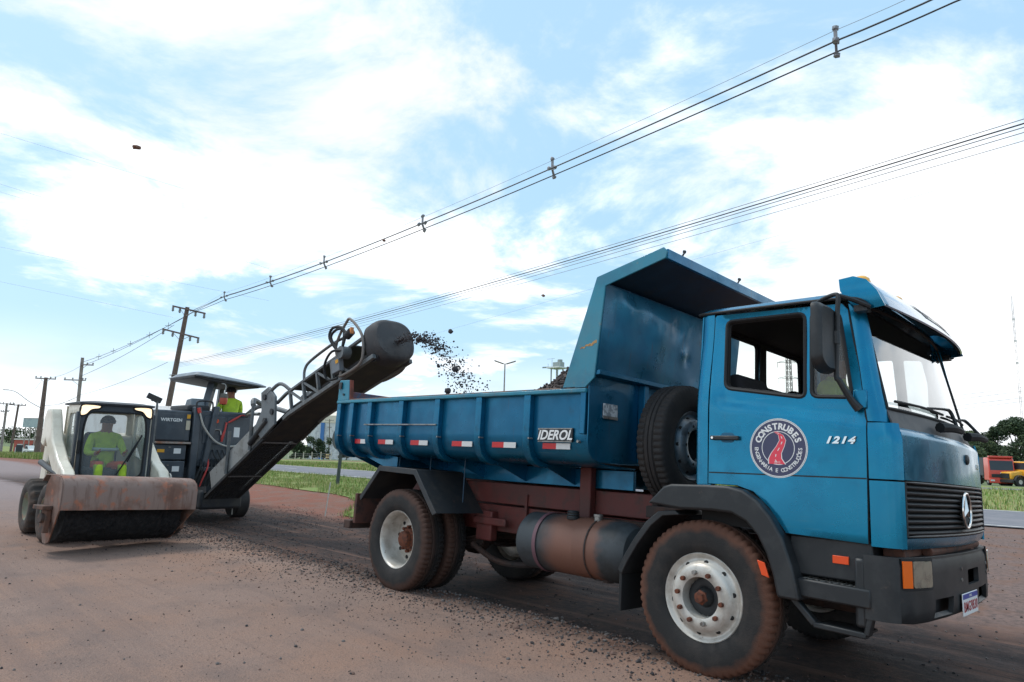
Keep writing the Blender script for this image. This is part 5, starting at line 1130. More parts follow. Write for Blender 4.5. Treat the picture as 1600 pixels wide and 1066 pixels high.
# ------------------------------------------------------------------ people: one skinned body each, coloured by region
SKIN = M('skin', S(150, 100, 78), .6); HIVIS = M('hivis_yellow', S(184, 214, 58), .8, 0, S(164, 192, 56), 8, bump=.1, bs=20); HIORG = M('hivis_orange', S(226, 96, 60), .7); NAVYC = M('navy_cloth', S(46, 50, 62), .9)
BLACKC = M('black_cloth', S(30, 30, 34), .9); SILV = M('reflective_tape', S(178, 196, 196), .4); GREYC = M('grey_cloth', S(92, 96, 108), .9)
def person(name, label, root, J, cols, cap=None, tape=True, face=(1, 0, 0)):
    """J: joint -> (pos, radius); one continuous skinned body; cols: region -> material"""
    o = thing(name, label, 'person', tuple(root))
    chain = [('pelvis', 'spine'), ('spine', 'chest'), ('chest', 'neck'), ('neck', 'head'), ('head', 'crown')]
    for s in 'lr': chain += [('chest', 'sho_'+s), ('sho_'+s, 'elb_'+s), ('elb_'+s, 'wri_'+s), ('wri_'+s, 'han_'+s), ('pelvis', 'hip_'+s), ('hip_'+s, 'kne_'+s), ('kne_'+s, 'ank_'+s), ('ank_'+s, 'toe_'+s)]
    names = list(J); idx = {n: i for i, n in enumerate(names)}
    me = bpy.data.meshes.new('body'); me.from_pydata([J[n][0] for n in names], [(idx[a], idx[b_]) for a, b_ in chain], [])
    t_ = bpy.data.objects.new('body', me); COL.objects.link(t_)
    md = t_.modifiers.new('skin', 'SKIN'); t_.modifiers.new('sub', 'SUBSURF').levels = 3
    for i, n in enumerate(names):
        sv = me.skin_vertices[0].data[i]; sv.radius = (J[n][1], J[n][1]); sv.use_root = (n == 'pelvis')
    md.use_smooth_shade = True
    dg = bpy.context.evaluated_depsgraph_get(); m2 = bpy.data.meshes.new_from_object(t_.evaluated_get(dg)); bpy.data.objects.remove(t_)
    # fingers, nose and ears are grown on to the same mesh
    bm = bmesh.new(); bm.from_mesh(m2)
    ex = MB(); fwd = Vector(face).normalized(); sdv = Vector((-fwd.y, fwd.x, 0)); hd = Vector(J['head'][0]); hr = J['head'][1]
    ex.rock(hd+fwd*hr*1.02-Vector((0, 0, hr*.1)), hr*.2, 1)
    for s in (-1, 1): ex.rock(hd+sdv*s*hr*1.0, hr*.24, 2, 1, (.6, .4, 1)); ex.rock(hd+fwd*hr*.92+sdv*s*hr*.36+Vector((0, 0, hr*.12)), hr*.11, 3)
    for s in 'lr':
        w_, h_ = Vector(J['wri_'+s][0]), Vector(J['han_'+s][0]); d = (h_-w_).normalized(); sd_ = d.orthogonal().normalized(); up_ = sd_.cross(d)
        for k in range(4):
            a = h_+sd_*(k-1.5)*.02; L = (.065, .075, .07, .055)[k]; ex.tube([a-d*.02, a+d*L*.5, a+d*L*.8-up_*.03], [.0095, .009, .0075], 6)
        ex.tube([w_.lerp(h_, .4)+sd_*.03, h_+sd_*.055-up_*.015, h_+sd_*.045+d*.03-up_*.03], [.012, .011, .009], 6)
    o0 = len(bm.verts); vv = [bm.verts.new(v) for v in ex.v]; nf0 = len(bm.faces)
    for f in ex.f: bm.faces.new([vv[i] for i in f])
    bm.to_mesh(m2); bm.free()
    regs = [('head', 'crown', 'skin'), ('neck', 'head', 'skin'), ('chest', 'neck', 'shirt'), ('spine', 'chest', 'shirt'), ('pelvis', 'spine', 'belt')]
    for s in 'lr': regs += [('chest', 'sho_'+s, 'shirt'), ('sho_'+s, 'elb_'+s, 'shirt'), ('elb_'+s, 'wri_'+s, 'sleeve'), ('wri_'+s, 'han_'+s, 'skin'), ('hip_'+s, 'kne_'+s, 'trousers'), ('kne_'+s, 'ank_'+s, 'shin'), ('ank_'+s, 'toe_'+s, 'boots'), ('pelvis', 'hip_'+s, 'trousers')]
    keys = ['skin', 'shirt', 'sleeve', 'belt', 'trousers', 'shin', 'boots']
    m2.materials.clear()
    for k in keys: m2.materials.append(cols[k])
    mi = []
    for p in m2.polygons:
        c = p.center; best = None
        for a, b_, r_ in regs:
            A, B = Vector(J[a][0]), Vector(J[b_][0]); d = B-A; t = max(0, min(1, (c-A).dot(d)/d.length_squared)); q = (c-(A+d*t)).length-(J[a][1]*(1-t)+J[b_][1]*t)
            if best is None or q < best[0]: best = (q, r_)
        mi.append(keys.index(best[1]))
    m2.polygons.foreach_set('material_index', mi); m2.polygons.foreach_set('use_smooth', [True]*len(m2.polygons)); m2.update()
    link('body', m2, o)
    if cap:
        hc = hd+Vector((0, 0, hr*.35)); b = MB().lathe([(0, hr*.95), (hr*.5, hr*.85), (hr*.9, hr*.5), (hr*1.13, hr*.05), (hr*1.12, -hr*.35)], tuple(hc), 'z', 16)
        b.obox(hc+fwd*hr*1.3+Vector((0, 0, -hr*.05)), fwd*hr*.9, sdv*hr*1.5, (0, 0, .012)); b.build('cap', cap, o)
    if tape:
        ch, sp_ = Vector(J['chest'][0]), Vector(J['spine'][0]); c = ch.lerp(sp_, .55); r_ = max(J['chest'][1], J['spine'][1])*1.1
        up_ = (ch-sp_).normalized(); sdx = sdv; f2 = up_.cross(sdx).normalized()
        MB().tube([c+sdx*math.cos(2*math.pi*i/24)*r_*1.25+f2*math.sin(2*math.pi*i/24)*r_*1.02 for i in range(24)], .027, 6, closed=True).build('reflective_band', SILV, o)
    return o
def seated(hip, face, head_t=0, arm=.0):
    f = Vector(face).normalized(); s = Vector((-f.y, f.x, 0)); z = Vector((0, 0, 1)); h = Vector(hip)
    J = {'pelvis': (h, .13), 'spine': (h+z*.2-f*.01, .135), 'chest': (h+z*.40+f*.0, .15), 'neck': (h+z*.56+f*.02, .062), 'head': (h+z*.70+f*.05, .098), 'crown': (h+z*.80+f*.04, .075)}
    for k, n in ((1, 'l'), (-1, 'r')):
        J['sho_'+n] = (h+z*.47+s*k*.19, .075); J['elb_'+n] = (h+z*.22+s*k*.27+f*.12, .052); J['wri_'+n] = (h+z*.22+s*k*.2+f*.36, .038); J['han_'+n] = (h+z*.23+s*k*.19+f*.43, .034)
        J['hip_'+n] = (h+s*k*.1-z*.02+f*.04, .1); J['kne_'+n] = (h+s*k*.17+f*.45+z*.06, .075); J['ank_'+n] = (h+s*k*.17+f*.5-z*.36, .05); J['toe_'+n] = (h+s*k*.18+f*.66-z*.42, .045)
    return {k: (tuple(v[0]), v[1]) for k, v in J.items()}
HV = dict(skin=SKIN, shirt=HIVIS, sleeve=HIVIS, belt=HIORG, trousers=GREYC, shin=GREYC, boots=BLACKC)
# driver of the dump truck
Jd = seated((.38, .5, 1.64), (1, 0, 0)); person('person', 'truck driver in yellow vest sitting behind the steering wheel', (0, -.0, -.04), Jd, HV, BLACKC)

# ------------------------------------------------------------------ skid steer loader with sweeper
LO = Vector((-9.62, -2.25, 0)); loader = thing('skid_steer_loader', 'cream compact skid steer loader with dark framed glass cab and lit lamps', 'loader', tuple(LO))
CREAM = M('cream_paint', S(226, 218, 200), .45, 0, S(210, 200, 180), 3, c3=S(170, 152, 130), ns3=9, lo3=.62, hi3=.8, coat=.3); DGREY = M('cab_dark', S(52, 58, 64), .5, 0, S(64, 68, 72), 4)
for s in (-1, 1):
    for x in (-.575, .575):
        t_ = MB(); prof2 = [(.2, -.13), (.24, -.15), (.34, -.155), (.38, -.14), (.405, -.11), (.41, -.03), (.41, .03), (.405, .11), (.38, .14), (.34, .155), (.24, .15), (.2, .13)]
        t_.lathe(prof2, (0, 0, 0), 'y', 72, lambda i, j, r: r-.022 if (j % 4 < 2 and r > .375) else r)
        w_ = MB().lathe([(0, -.05), (.06, -.07), (.12, -.06), (.17, -.1), (.205, -.135), (.212, -.135), (.2, .1), (0, .1)], (0, 0, 0), 'y', 32).build('wheel', M('rim_green_grey', S(112, 116, 98), .7, 0, S(128, 92, 72), 6), loader); w_.location = (x, s*.775, .405); w_.rotation_euler = (0, 0, 0 if s < 0 else math.pi)
        t_.build('tyre', M('loader_tyre', S(58, 52, 48), .9, 0, S(84, 68, 58), 5), w_)
    ap2 = [(-1.08, 1.35), (-1.02, 1.78), (-.9, 1.9), (-.68, 1.9), (-.58, 1.78), (-.36, 1.42), (.12, 1.12), (.5, .98), (.64, .86), (.7, .62), (.62, .48), (.5, .48), (.45, .66), (.36, .78), (.0, .88), (-.46, 1.16), (-.78, 1.42), (-.88, 1.3)]
    ar = MB().prism(ap2, 'y', s*.57, s*.73).build('lift_arm', CREAM, loader, .025, seg=3)
    MB().lathe([(0, .012), (.085, .012), (.1, 0), (.1, -.02)], (.55, s*.735, .84), 'y', 24).build('pivot_plate', M('pivot_grey', S(190, 186, 176), .6, 0, S(160, 150, 140), 20), ar)
    MB().prism([(-1.3, .55), (-.98, .5), (-.86, 1.2), (-.9, 1.55), (-1.02, 1.62), (-1.2, 1.4)], 'y', s*.64, s*.6).build('rear_tower', CREAM, loader, .02)
    MB().tube([(-1.0, s*.7, 1.05), (-.2, s*.7, .95), (.35, s*.7, .9)], [.045, .045, .025], 10).build('lift_cylinder', BLKP, loader)
    MB().prism([(-1.2, .45), (.7, .45), (.7, .8), (.3, .86), (-1.2, .86)], 'y', s*.6, s*.56).build('side_plate', DGREY, loader, .01)
    MB().tube([(.35, s*.66, .92), (.55, s*.68, .7), (.75, s*.62, .55), (.85, s*.5, .5)], .02, 6).build('hydraulic_hose', RUBB, loader)
MB().box(-1.25, .8, -.56, .56, .2, .78).build('lower_body', DGREY, loader, .03)
MB().prism([(-1.42, .5), (-.62, .5), (-.62, 1.5), (-.9, 1.55), (-1.36, 1.42)], 'y', -.56, .56).build('engine_cover', CREAM, loader, .05)
# cab: frame posts, roof, panes
CF, CB, CT, CW = .12, -.72, 1.97, .49
cabf = [(-CW, .8), (-CW, 1.97), (CW, 1.97), (CW, .8)]
fw = rounded([(-.43, .86), (.43, .86), (.445, 1.62), (.40, 1.86), (-.40, 1.86), (-.445, 1.62)], .12, 6)
cb = panel([(-CW, .78), (CW, .78), (CW+.01, 1.9), (CW-.02, 1.975), (-CW+.02, 1.975), (-CW-.01, 1.9)], [fw], lambda y, z: (CF+.05*(1-(z-.8)/1.2), y, z), .08).build('cab_front_frame', DGREY, loader, thick=.05)
panel(fw, [], lambda y, z: (CF-.02+.05*(1-(z-.8)/1.2), y, z), .2).build('windscreen', GDUST, cb)
MB().tube([(CF+.012+.05*(1-(z-.8)/1.2), y, z) for y, z in fw], .014, 6, closed=True).build('windscreen_seal', RUBB, cb)
LAMP = M('lit_lamp', S(255, 236, 200), .3, emit=(1, .74, .45, 1), emis=1.1)
for s in (-1, 1):
    lm = [(s*.505, 1.80), (s*.49, 1.955), (s*.24, 1.955), (s*.255, 1.91), (s*.36, 1.885), (s*.43, 1.81)]
    panel(lm, [], lambda y, z: (CF+.012+.05*(1-(z-.8)/1.2), y, z), .05).build('work_lamp', LAMP, cb, thick=.02)
    MB().tube([(CF+.016, y, z) for y, z in lm], .012, 5, closed=True).build('lamp_bezel', RUBB, cb)
    sw_ = rounded([(CB+.12, 1.2), (CF-.1, 1.1), (CF-.12, 1.84), (CB+.16, 1.84)], .08)
    panel([(CB, .8), (CF+.03, .8), (CF-.0, 1.95), (CB+.06, 1.97)], [sw_], lambda x, z: (x, s*(CW+.0), z), .12).build('cab_side', CREAM, loader, thick=.03)
    panel(sw_, [], lambda x, z: (x, s*(CW-.015), z), .2).build('side_window', GDUST, loader)
    b = MB().box(CF-.03, CF+.06, s*.535-.02, s*.535+.02, .85, 1.85); b.build('door_post', DGREY, cb, .012)
MB().box(CF+.03, CF+.06, -.51, -.465, 1.22, 1.42).build('door_handle', RUBB, cb, .012)
rf = MB().grid(lambda u, v: (CB-.02+(CF+.06-CB)*u, -.53+1.06*v, 1.965+.035*(1-abs(2*v-1)**6)*(1-abs(2*u-1)**8)), 14, 14).build('cab_roof', DGREY, loader, thick=.03, toff=1)
panel([(-.5, .8), (.5, .8), (.5, 1.95), (-.5, 1.95)], [rounded([(-.4, 1.25), (.4, 1.25), (.4, 1.85), (-.4, 1.85)], .06)], lambda y, z: (CB, y, z), .2).build('cab_back', CREAM, loader, thick=.03)
MB().tube([(CF+.07, .06, .9), (CF+.065, .18, 1.12), (CF+.05, .33, 1.42)], .012, 6).build('wiper', RUBB, cb); MB().beam((CF+.07, .2, 1.1), (CF+.055, .38, 1.52), .014, .02).build('wiper_blade', RUBB, cb)
MB().box(-.55, -.05, -.27, .27, .85, 1.0).build('seat', NAVYC, loader, .04); MB().box(-.62, -.5, -.25, .25, .95, 1.55).build('backrest', NAVYC, loader, .05)
MB().box(-.06, .08, -.16, .16, .8, .98).build('control_box', BLKP, loader, .03)
MB().box(.78, .84, -.5, .5, .3, .7).build('attachment_plate', DGREY, loader, .01)
person('person', 'loader operator in yellow shirt and dark cap behind the cab glass', tuple(LO+Vector((-.35, 0, 1.0))), seated((0, 0, 0), (1, 0, 0)), dict(skin=SKIN, shirt=HIVIS, sleeve=HIVIS, belt=HIVIS, trousers=HIORG, shin=HIVIS, boots=BLACKC), BLACKC)
# sweeper attachment
SW = thing('sweeper_attachment', 'rusty rotary sweeper with black brush under a dented grey hood', 'sweeper', (-7.955, -2.554, .06), R(9.6)); SW.rotation_euler = (R(-2.6), 0, R(9.6))
HOOD = M('sweeper_hood', S(138, 116, 106), .6, .1, S(116, 84, 70), 2.2, c3=S(166, 104, 78), ns3=6, lo3=.52, hi3=.68, streak=(S(96, 66, 54), .5, .66, .5), bump=.1, bs=12)
hp = [(-.24, .80), (-.16, .88), (.18, .885), (.28, .87), (.35, .82), (.385, .74), (.40, .475)]
n = len(hp); b = MB(); NY = 24
b.add([(p[0]+.006*noise.noise(Vector((p[1]*4, j*.35, 2))), -.875+1.75*j/NY, p[1]+.004*noise.noise(Vector((p[0]*5, j*.4, 7)))) for j in range(NY+1) for p in hp], [(j*n+i, (j+1)*n+i, (j+1)*n+i+1, j*n+i+1) for j in range(NY) for i in range(n-1)])
b.build('hood', HOOD, SW, thick=.012, smooth=40)
for s in (-1, 1):
    pl_ = [(-.06, .76), (.02, .88), (.18, .885), (.28, .87), (.35, .82), (.385, .74), (.4, .475)]+[(.02, .06), (-.08, .03), (-.16, .04), (-.16, .3)]
    q_ = [(x, s*(.77+.105*min(1, max(0, z-.03)/.45)), z) for x, z in pl_]; k_ = len(q_)
    sp2 = MB().add(q_+[(a_[0], a_[1]+s*.014, a_[2]) for a_ in q_], [tuple(range(k_)), tuple(range(2*k_-1, k_-1, -1))]+[(i, (i+1) % k_, k_+(i+1) % k_, k_+i) for i in range(k_)]).build('side_plate', HOOD, SW)
    b = MB().box(-.02, .12, min(s*.85, s*.91), max(s*.85, s*.91), .18, .5); b.box(-.15, .14, min(s*.85, s*.97), max(s*.85, s*.97), .46, .51); b.cyl((.05, s*.82, .36), (.05, s*.95, .36), .06, 12); b.build('end_bearing', M('rusty_bearing', S(104, 74, 60), .8, 0, S(74, 62, 56), 10), SW, .008)
def bris(i, j, r): return r*(1+.07*noise.noise(Vector((i*.9, j*.8, 1))))
pb_ = [(.0, -.755)]+[(.35, -.755+1.51*k/40) for k in range(41)]+[(0, .755)]
BRUS = M('brush_black', S(26, 26, 28), .95, 0, S(40, 38, 38), 20, bump=.8, bs=60)
MB().lathe(pb_, (-.08, 0, .40), 'y', 48, bris).build('brush', BRUS, SW, smooth=0)
b = MB(); rn = random.Random(4); vs = []; fs = []
for i in range(9000):
    y = rn.uniform(-.75, .77); a = rn.random()*6.28; r0 = .32; r1 = .365+rn.random()*.03; dy = rn.uniform(-.03, .03); q = len(vs)
    e = Vector((math.cos(a), 0, math.sin(a))); c = Vector((-.08, y, .40)); tng = Vector((-e.z, 0, e.x))*.004
    vs += [c+e*r0-tng, c+e*r0+tng, c+e*r1+Vector((0, dy, 0))]; fs.append((q, q+1, q+2))
b.add(vs, fs); o = b.build('bristles', BRUS, SW, smooth=0, recalc=False); o['kind'] = 'stuff'
o = MB().add([(.3545+.0405*t+.004, y, .815-.1*t) for y in (-.6, -.4) for t in (.1, .85)], [(0, 1, 3, 2)]).build('worn_label', M('label_worn', S(212, 170, 140), .7, 0, S(150, 96, 72), 24, lo=.5, hi=.54), SW, thick=.003, toff=0)
o = MB().add([(.3545+.0405*t+.004, y, .815-.1*t) for y in (.4, .58) for t in (.3, .45)], [(0, 1, 3, 2)]).build('scratch', M('label_worn2', S(212, 170, 140), .7), SW, thick=.003, toff=0)
b = MB().box(-.85, -.4, -.1, .1, .45, .6); b.box(-.46, -.36, -.5, .5, .4, .65); b.build('mount_frame', M('rusty_bearing', S(104, 74, 60), .8), SW, .01)

# ------------------------------------------------------------------ milling machine with loading conveyor
MO = Vector((-12.9, 0, 0)); mill = thing('milling_machine', 'dark grey road milling machine with canopy and long raised loading conveyor', 'machine', tuple(MO))
ANT = M('mill_anthracite', S(62, 70, 78), .45, .1, S(72, 80, 88), 3, c3=S(88, 84, 80), ns3=8, lo3=.62, hi3=.85, coat=.2); MGREY = M('mill_grey', S(104, 108, 110), .55, .1, S(90, 92, 92), 4, c3=S(92, 86, 82), ns3=7); MDK = M('mill_dark', S(44, 46, 50), .7, 0, S(58, 56, 54), 5)
MWH = M('mill_white', S(222, 220, 218), .5, 0, S(204, 200, 196), 2); MRED = M('mill_red', S(186, 60, 54), .5); YLB = M('label_yellow', S(226, 164, 44), .6); HOS = M('hose_grey', S(150, 150, 148), .5)
def mb(b, name, mat, par=None, **k):
    o = b.build(name, mat, par or mill, **k)
    if par is None: o.matrix_parent_inverse = Matrix.Translation(-MO)
    else: o.matrix_parent_inverse = Matrix.Identity(4)
    return o
FX = -11.5
# sponson on the near side with lettered cabinet, shelf and two lockers
cab_ = mb(MB().box(-13.0, FX, -1.02, -.36, 1.43, 2.03), 'cabinet', ANT, bev=.03)
lettering('lettering', WHT, cab_, [(TX['WIRTGEN'][0], TX['WIRTGEN'][1], lambda p: (FX+.004, -.74+p.x*.6, 1.84+p.y*.6))], .003)
mb(MB().box(FX, FX+.012, -1.0, -.48, 1.46, 1.96), 'cabinet_door', ANT, cab_, bev=.006); [o for o in cab_.children if o.name.startswith('lettering')][0].location = (.012, 0, 0)
mb(MB().box(FX+.002, FX+.012, -.46, -.385, 1.66, 1.84), 'note', M('note_paper', S(196, 186, 164), .8), cab_); mb(MB().box(FX+.002, FX+.012, -.455, -.39, 1.88, 1.96), 'label', YLB, cab_)
mb(MB().box(-13.0, FX+.08, -1.05, -.36, 1.385, 1.425), 'shelf', M('shelf_worn', S(150, 140, 132), .6, 0, S(150, 96, 70), 5), bev=.006)
for z0, z1 in ((1.08, 1.37), (.74, 1.06)):
    lk = mb(MB().box(-13, FX+.03, -1.0, -.42, z0, z1), 'locker', ANT, bev=.015); mb(MB().box(FX+.031, FX+.037, -.95, -.82, z0+.14, z0+.2), 'label', YLB, lk); mb(MB().box(FX+.031, FX+.037, -.65, -.52, z0+.12, z0+.22), 'label', WHT, lk); mb(MB().box(FX+.03, FX+.045, -.75, -.71, z0+.23, z0+.25), 'latch', STEEL, lk)
mb(MB().box(-13.2, FX-.1, -1.0, -.36, .35, .73), 'lower_box', MDK, bev=.02)
lad = mb(MB().tube([(FX+.1, -1.06, .5), (FX+.1, -1.06, 2.1), (FX+.02, -1.06, 2.2), (FX-.2, -1.06, 2.2)], .022, 8), 'handrail', MGREY)
mb(MB().tube([(FX+.06, -.3, 2.05), (FX+.06, -.3, 2.22), (FX+.06, -.05, 2.24), (FX+.06, .0, 2.18), (FX+.06, .0, 2.05)], .018, 8), 'handrail', MDK)
mi_ = mb(MB().beam((FX+.1, -1.06, 2.15), (FX+.12, -1.2, 2.22), .03, .03), 'mirror_arm', MDK); mb(MB().obox((FX+.1, -1.12, 2.23), (.03, 0, 0), (0, .26, -.1), (0, .04, .1)), 'mirror', MDK, mi_, bev=.01)
mb(MB().box(-12.6, FX-.1, -.42, .02, 2.03, 2.16), 'seat_console', MDK, bev=.04); mb(MB().prism([(-12.1, 2.1), (-11.7, 2.1), (-11.75, 2.3), (-12.0, 2.28)], 'y', -.32, -.05), 'control_panel', M('console_grey', S(112, 120, 126), .6), bev=.02)
# centre column and right-hand body
mb(MB().box(FX-.3, FX+.06, -.34, -.2, .55, 2.12), 'column', ANT, bev=.02); mb(MB().obox((FX+.03, .02, 1.55), (.08, 0, 0), (0, .11, .0), (0, .16, 1.2)), 'tilt_column', ANT, bev=.015)
body = mb(MB().box(-13.4, FX-.02, -.2, .92, .95, 2.06), 'front_body', ANT, bev=.03)
for y0, y1, z0, z1 in ((-.12, .3, 1.4, 1.95), (.36, .84, 1.3, 1.95), (-.1, .84, 1.0, 1.25)): mb(MB().box(FX-.025, FX-.005, y0, y1, z0, z1), 'body_panel', ANT, body, bev=.012)
for y, z, m_ in ((.12, 1.86, ORG2),): mb(MB().cyl((FX-.01, y, z), (FX+.03, y, z), .045, 14), 'round_lamp', m_, body)
mb(MB().box(FX-.004, FX+.002, .5, .62, 1.55, 1.75), 'label', WHT, body)
b = MB()
for q in ((.3, 1.84), (.4, 1.92), (.5, 1.96), (.62, 1.98)): b.beam((FX+.03, q[0], q[1]), (FX+.03, q[0]+.1, q[1]+.04), .03, .04)
b2 = MB().tube([(FX+.03, .32, 1.84), (FX+.04, .3, 1.7), (FX+.04, .26, 1.55), (FX+.04, .25, 1.45)], [.02, .018, .03, .018], 8); mb(b2, 'red_strap', MRED, body)
mb(MB().tube([(FX+.03, .36, 1.84), (FX+.05, .5, 1.93), (FX+.04, .62, 2.0), (FX+.04, .72, 1.99)], [.018, .024, .012, .018], 8), 'red_strap', MRED, body)
mb(MB().tube([(FX+.06, -.27, 2.06), (FX+.08, -.24, 1.98), (FX+.1, -.14, 1.72), (FX+.12, .1, 1.45), (FX+.12, .4, 1.36), (FX+.1, .72, 1.45), (FX+.1, .95, 1.58)], .018, 8), 'drooping_hose', M('hose_pale', S(176, 172, 164), .5), body); mb(MB().tube([(FX+.07, -.28, 2.1), (FX+.08, -.25, 2.0)], .035, 8), 'hose_end', MRED, body)
mb(MB().tube([(FX+.02, -.02, 1.68), (FX+.02, .2, 1.68), (FX+.05, .22, 1.58)], .014, 6), 'lever', STEEL, body)
for k in range(6):
    y = -.12+k*.07; mb(MB().tube([(FX+.02, y, 1.1), (FX+.12, y-.03, .95), (FX+.14, y-.12, .7), (FX+.1, y-.2, .42)], .017, 6), 'hydraulic_hose', [RUBB, RUBB, MRED, RUBB, RUBB, RUBB][k], body)
for k in range(5): mb(MB().tube([(FX+.0, .1+.1*k, 1.28), (FX+.1, .12+.1*k, 1.15), (FX+.08, .3+.06*k, .95)], .014, 6), 'hydraulic_hose', RUBB, body)
mb(MB().box(FX-.05, FX+.1, -.1, .5, .86, .95), 'valve_block', MGREY, body, bev=.02)
mb(MB().box(-14.5, FX-.1, -.95, .95, .3, .95), 'drum_housing', MDK, bev=.05)
# white rear hood with red stripe
wh = mb(MB().prism([(-16.6, .55), (-12.1, .55), (-12.1, 1.5), (-12.25, 2.02), (-12.9, 2.16), (-16.6, 2.05)], 'y', -1.04, .95), 'rear_hood', MWH, bev=.06); mb(MB().prism([(-16.6, 1.98), (-12.9, 2.09), (-12.3, 1.96), (-12.25, 2.02), (-12.9, 2.15), (-16.6, 2.04)], 'y', -1.046, -1.03), 'red_stripe', MRED, wh)
mb(MB().lathe([(0, -.002), (.2, -.002), (.2, .002)], (-12.75, -1.045, 1.2), 'y', 32), 'round_logo', NAVY, wh); mb(MB().lathe([(.155, -.005), (.17, -.005)], (-12.75, -1.045, 1.2), 'y', 32), 'logo_ring', WHT, wh)
# wheels on legs
for (x, y, r) in ((-11.45, .68, .33), (-12.15, .98, .34), (-12.2, -.75, .33), (-15.5, -.8, .33), (-15.5, .8, .33)):
    w_ = mb(MB().lathe([(.1, -.12), (r-.03, -.13), (r, -.1), (r, .1), (r-.03, .13), (.1, .12)], (x, y, r-.06), 'y', 32), 'wheel', TYRC); mb(MB().lathe([(0, -.1), (.16, -.125), (.17, .12), (0, .1)], (x, y, r-.06), 'y', 20), 'rim', MDK, w_); mb(MB().box(x-.1, x+.1, y-.1, y+.1, r, 1.0), 'leg', MDK)
mb(MB().tube([(-11.3, .53, .55), (-11.28, .52, .02)], .012, 6), 'rope_end', M('rope_white', S(206, 200, 190), .9))
# canopy
cnp = mb(MB().grid(lambda u, v: (-13.0+1.45*u, -.34+1.48*v, 2.77-.12*v+(.11-.05*v)*(1-abs(2*u-1)**6)**.5*(1-abs(2*v-1)**8)**.5), 20, 24), 'canopy', M('canopy_grey', S(112, 122, 130), .5, 0, S(132, 140, 146), 2), thick=.03)
mb(MB().prism([(-.36, 2.70), (-.36, 2.77), (1.1, 2.665), (1.0, 2.60), (.6, 2.60)], 'x', -12.95, -11.6), 'canopy_underside', MDK, cnp, bev=.02)
mb(MB().beam((-11.75, -.03, 2.05), (-11.9, .14, 2.66), .14, .12), 'canopy_post', ANT); mb(MB().beam((-12.9, .7, 2.05), (-12.8, .7, 2.66), .1, .1), 'canopy_post', ANT)
lm_ = mb(MB().tube([(-11.6, .2, 2.63), (-11.58, .28, 2.6), (-11.58, .27, 2.4)], .012, 6), 'lamp_bracket', HOS); mb(MB().lathe([(0, .1), (.05, .1), (.075, .06), (.08, 0), (.07, -.08), (0, -.1)], (-11.58, .26, 2.29), 'z', 16), 'hanging_lamp', M('red_lamp', S(178, 70, 44), .4), lm_)
mb(MB().lathe([(0, .11), (.06, .11), (.082, .05), (.082, .02)], (-11.58, .26, 2.32), 'z', 16), 'lamp_cap', M('lamp_cap', S(92, 88, 80), .6), lm_)
# conveyor
CP = [(-10.7, .35), (-7.65, 1.9), (-5.38, 2.66)]; HWc = .31
def cpt(s_, up, y):                # s_: distance along the conveyor's bottom edge, up: square to it
    a, b_, c = [Vector((p[0], p[1])) for p in CP]; L1 = (b_-a).length
    if s_ <= L1: d = (b_-a).normalized(); p = a+d*s_
    else: d = (c-b_).normalized(); p = b_+d*(s_-L1)
    if abs(s_-L1) < .02: d = ((b_-a).normalized()+(c-b_).normalized()).normalized()
    nrm = Vector((-d.y, d.x)); q = p+nrm*up; return (q.x, y, q.y)
L1 = math.hypot(3.05, 1.55); LT = L1+math.hypot(2.27, .76)
def slab(s0, s1, u0, u1, y0, y1):
    b = MB(); ss = [s0]+([L1] if s0 < L1 < s1 else [])+[s1]
    b.add([cpt(q, u_, y) for q in ss for (u_, y) in ((u0, y0), (u0, y1), (u1, y1), (u1, y0))], [(i*4+j, i*4+(j+1) % 4, (i+1)*4+(j+1) % 4, (i+1)*4+j) for i in range(len(ss)-1) for j in range(4)]+[(0, 1, 2, 3), tuple((len(ss)-1)*4+j for j in (3, 2, 1, 0))])
    return b
conv = mb(slab(0, LT, .1, .14, -.27, .27), 'conveyor_belt', M('belt_black', S(40, 40, 42), .8, 0, S(54, 52, 50), 6))
mb(slab(L1-.9, LT-.1, .0, .02, -.29, .29), 'belt_guard', MDK, conv)
def bars(nl, nc, s0, s1):
    b = MB()
    for k in range(nl+1):
        y = -HWc+2*HWc*k/nl; b.beam(cpt(s0, 0, y), cpt(s1, 0, y), .008, .012)
    for k in range(nc+1):
        s_ = s0+(s1-s0)*k/nc; b.beam(cpt(s_, 0, -HWc), cpt(s_, 0, HWc), .008, .012)
    return b
for s0, s1 in ((.05, 1.1), (1.14, 2.45)):
    g_ = mb(bars(12, int((s1-s0)/.055), s0, s1), 'mesh_guard', MDK, conv); g_['kind'] = 'stuff'
for s_ in (1.12, 2.47, 0.02): mb(MB().beam(cpt(s_, -.005, -HWc), cpt(s_, -.005, HWc), .03, .03), 'cross_bar', M('worn_bar', S(86, 80, 78), .6), conv)
SIDE = M('conveyor_side', S(142, 142, 140), .55, 0, S(120, 118, 114), 3, c3=S(96, 88, 84), ns3=9)
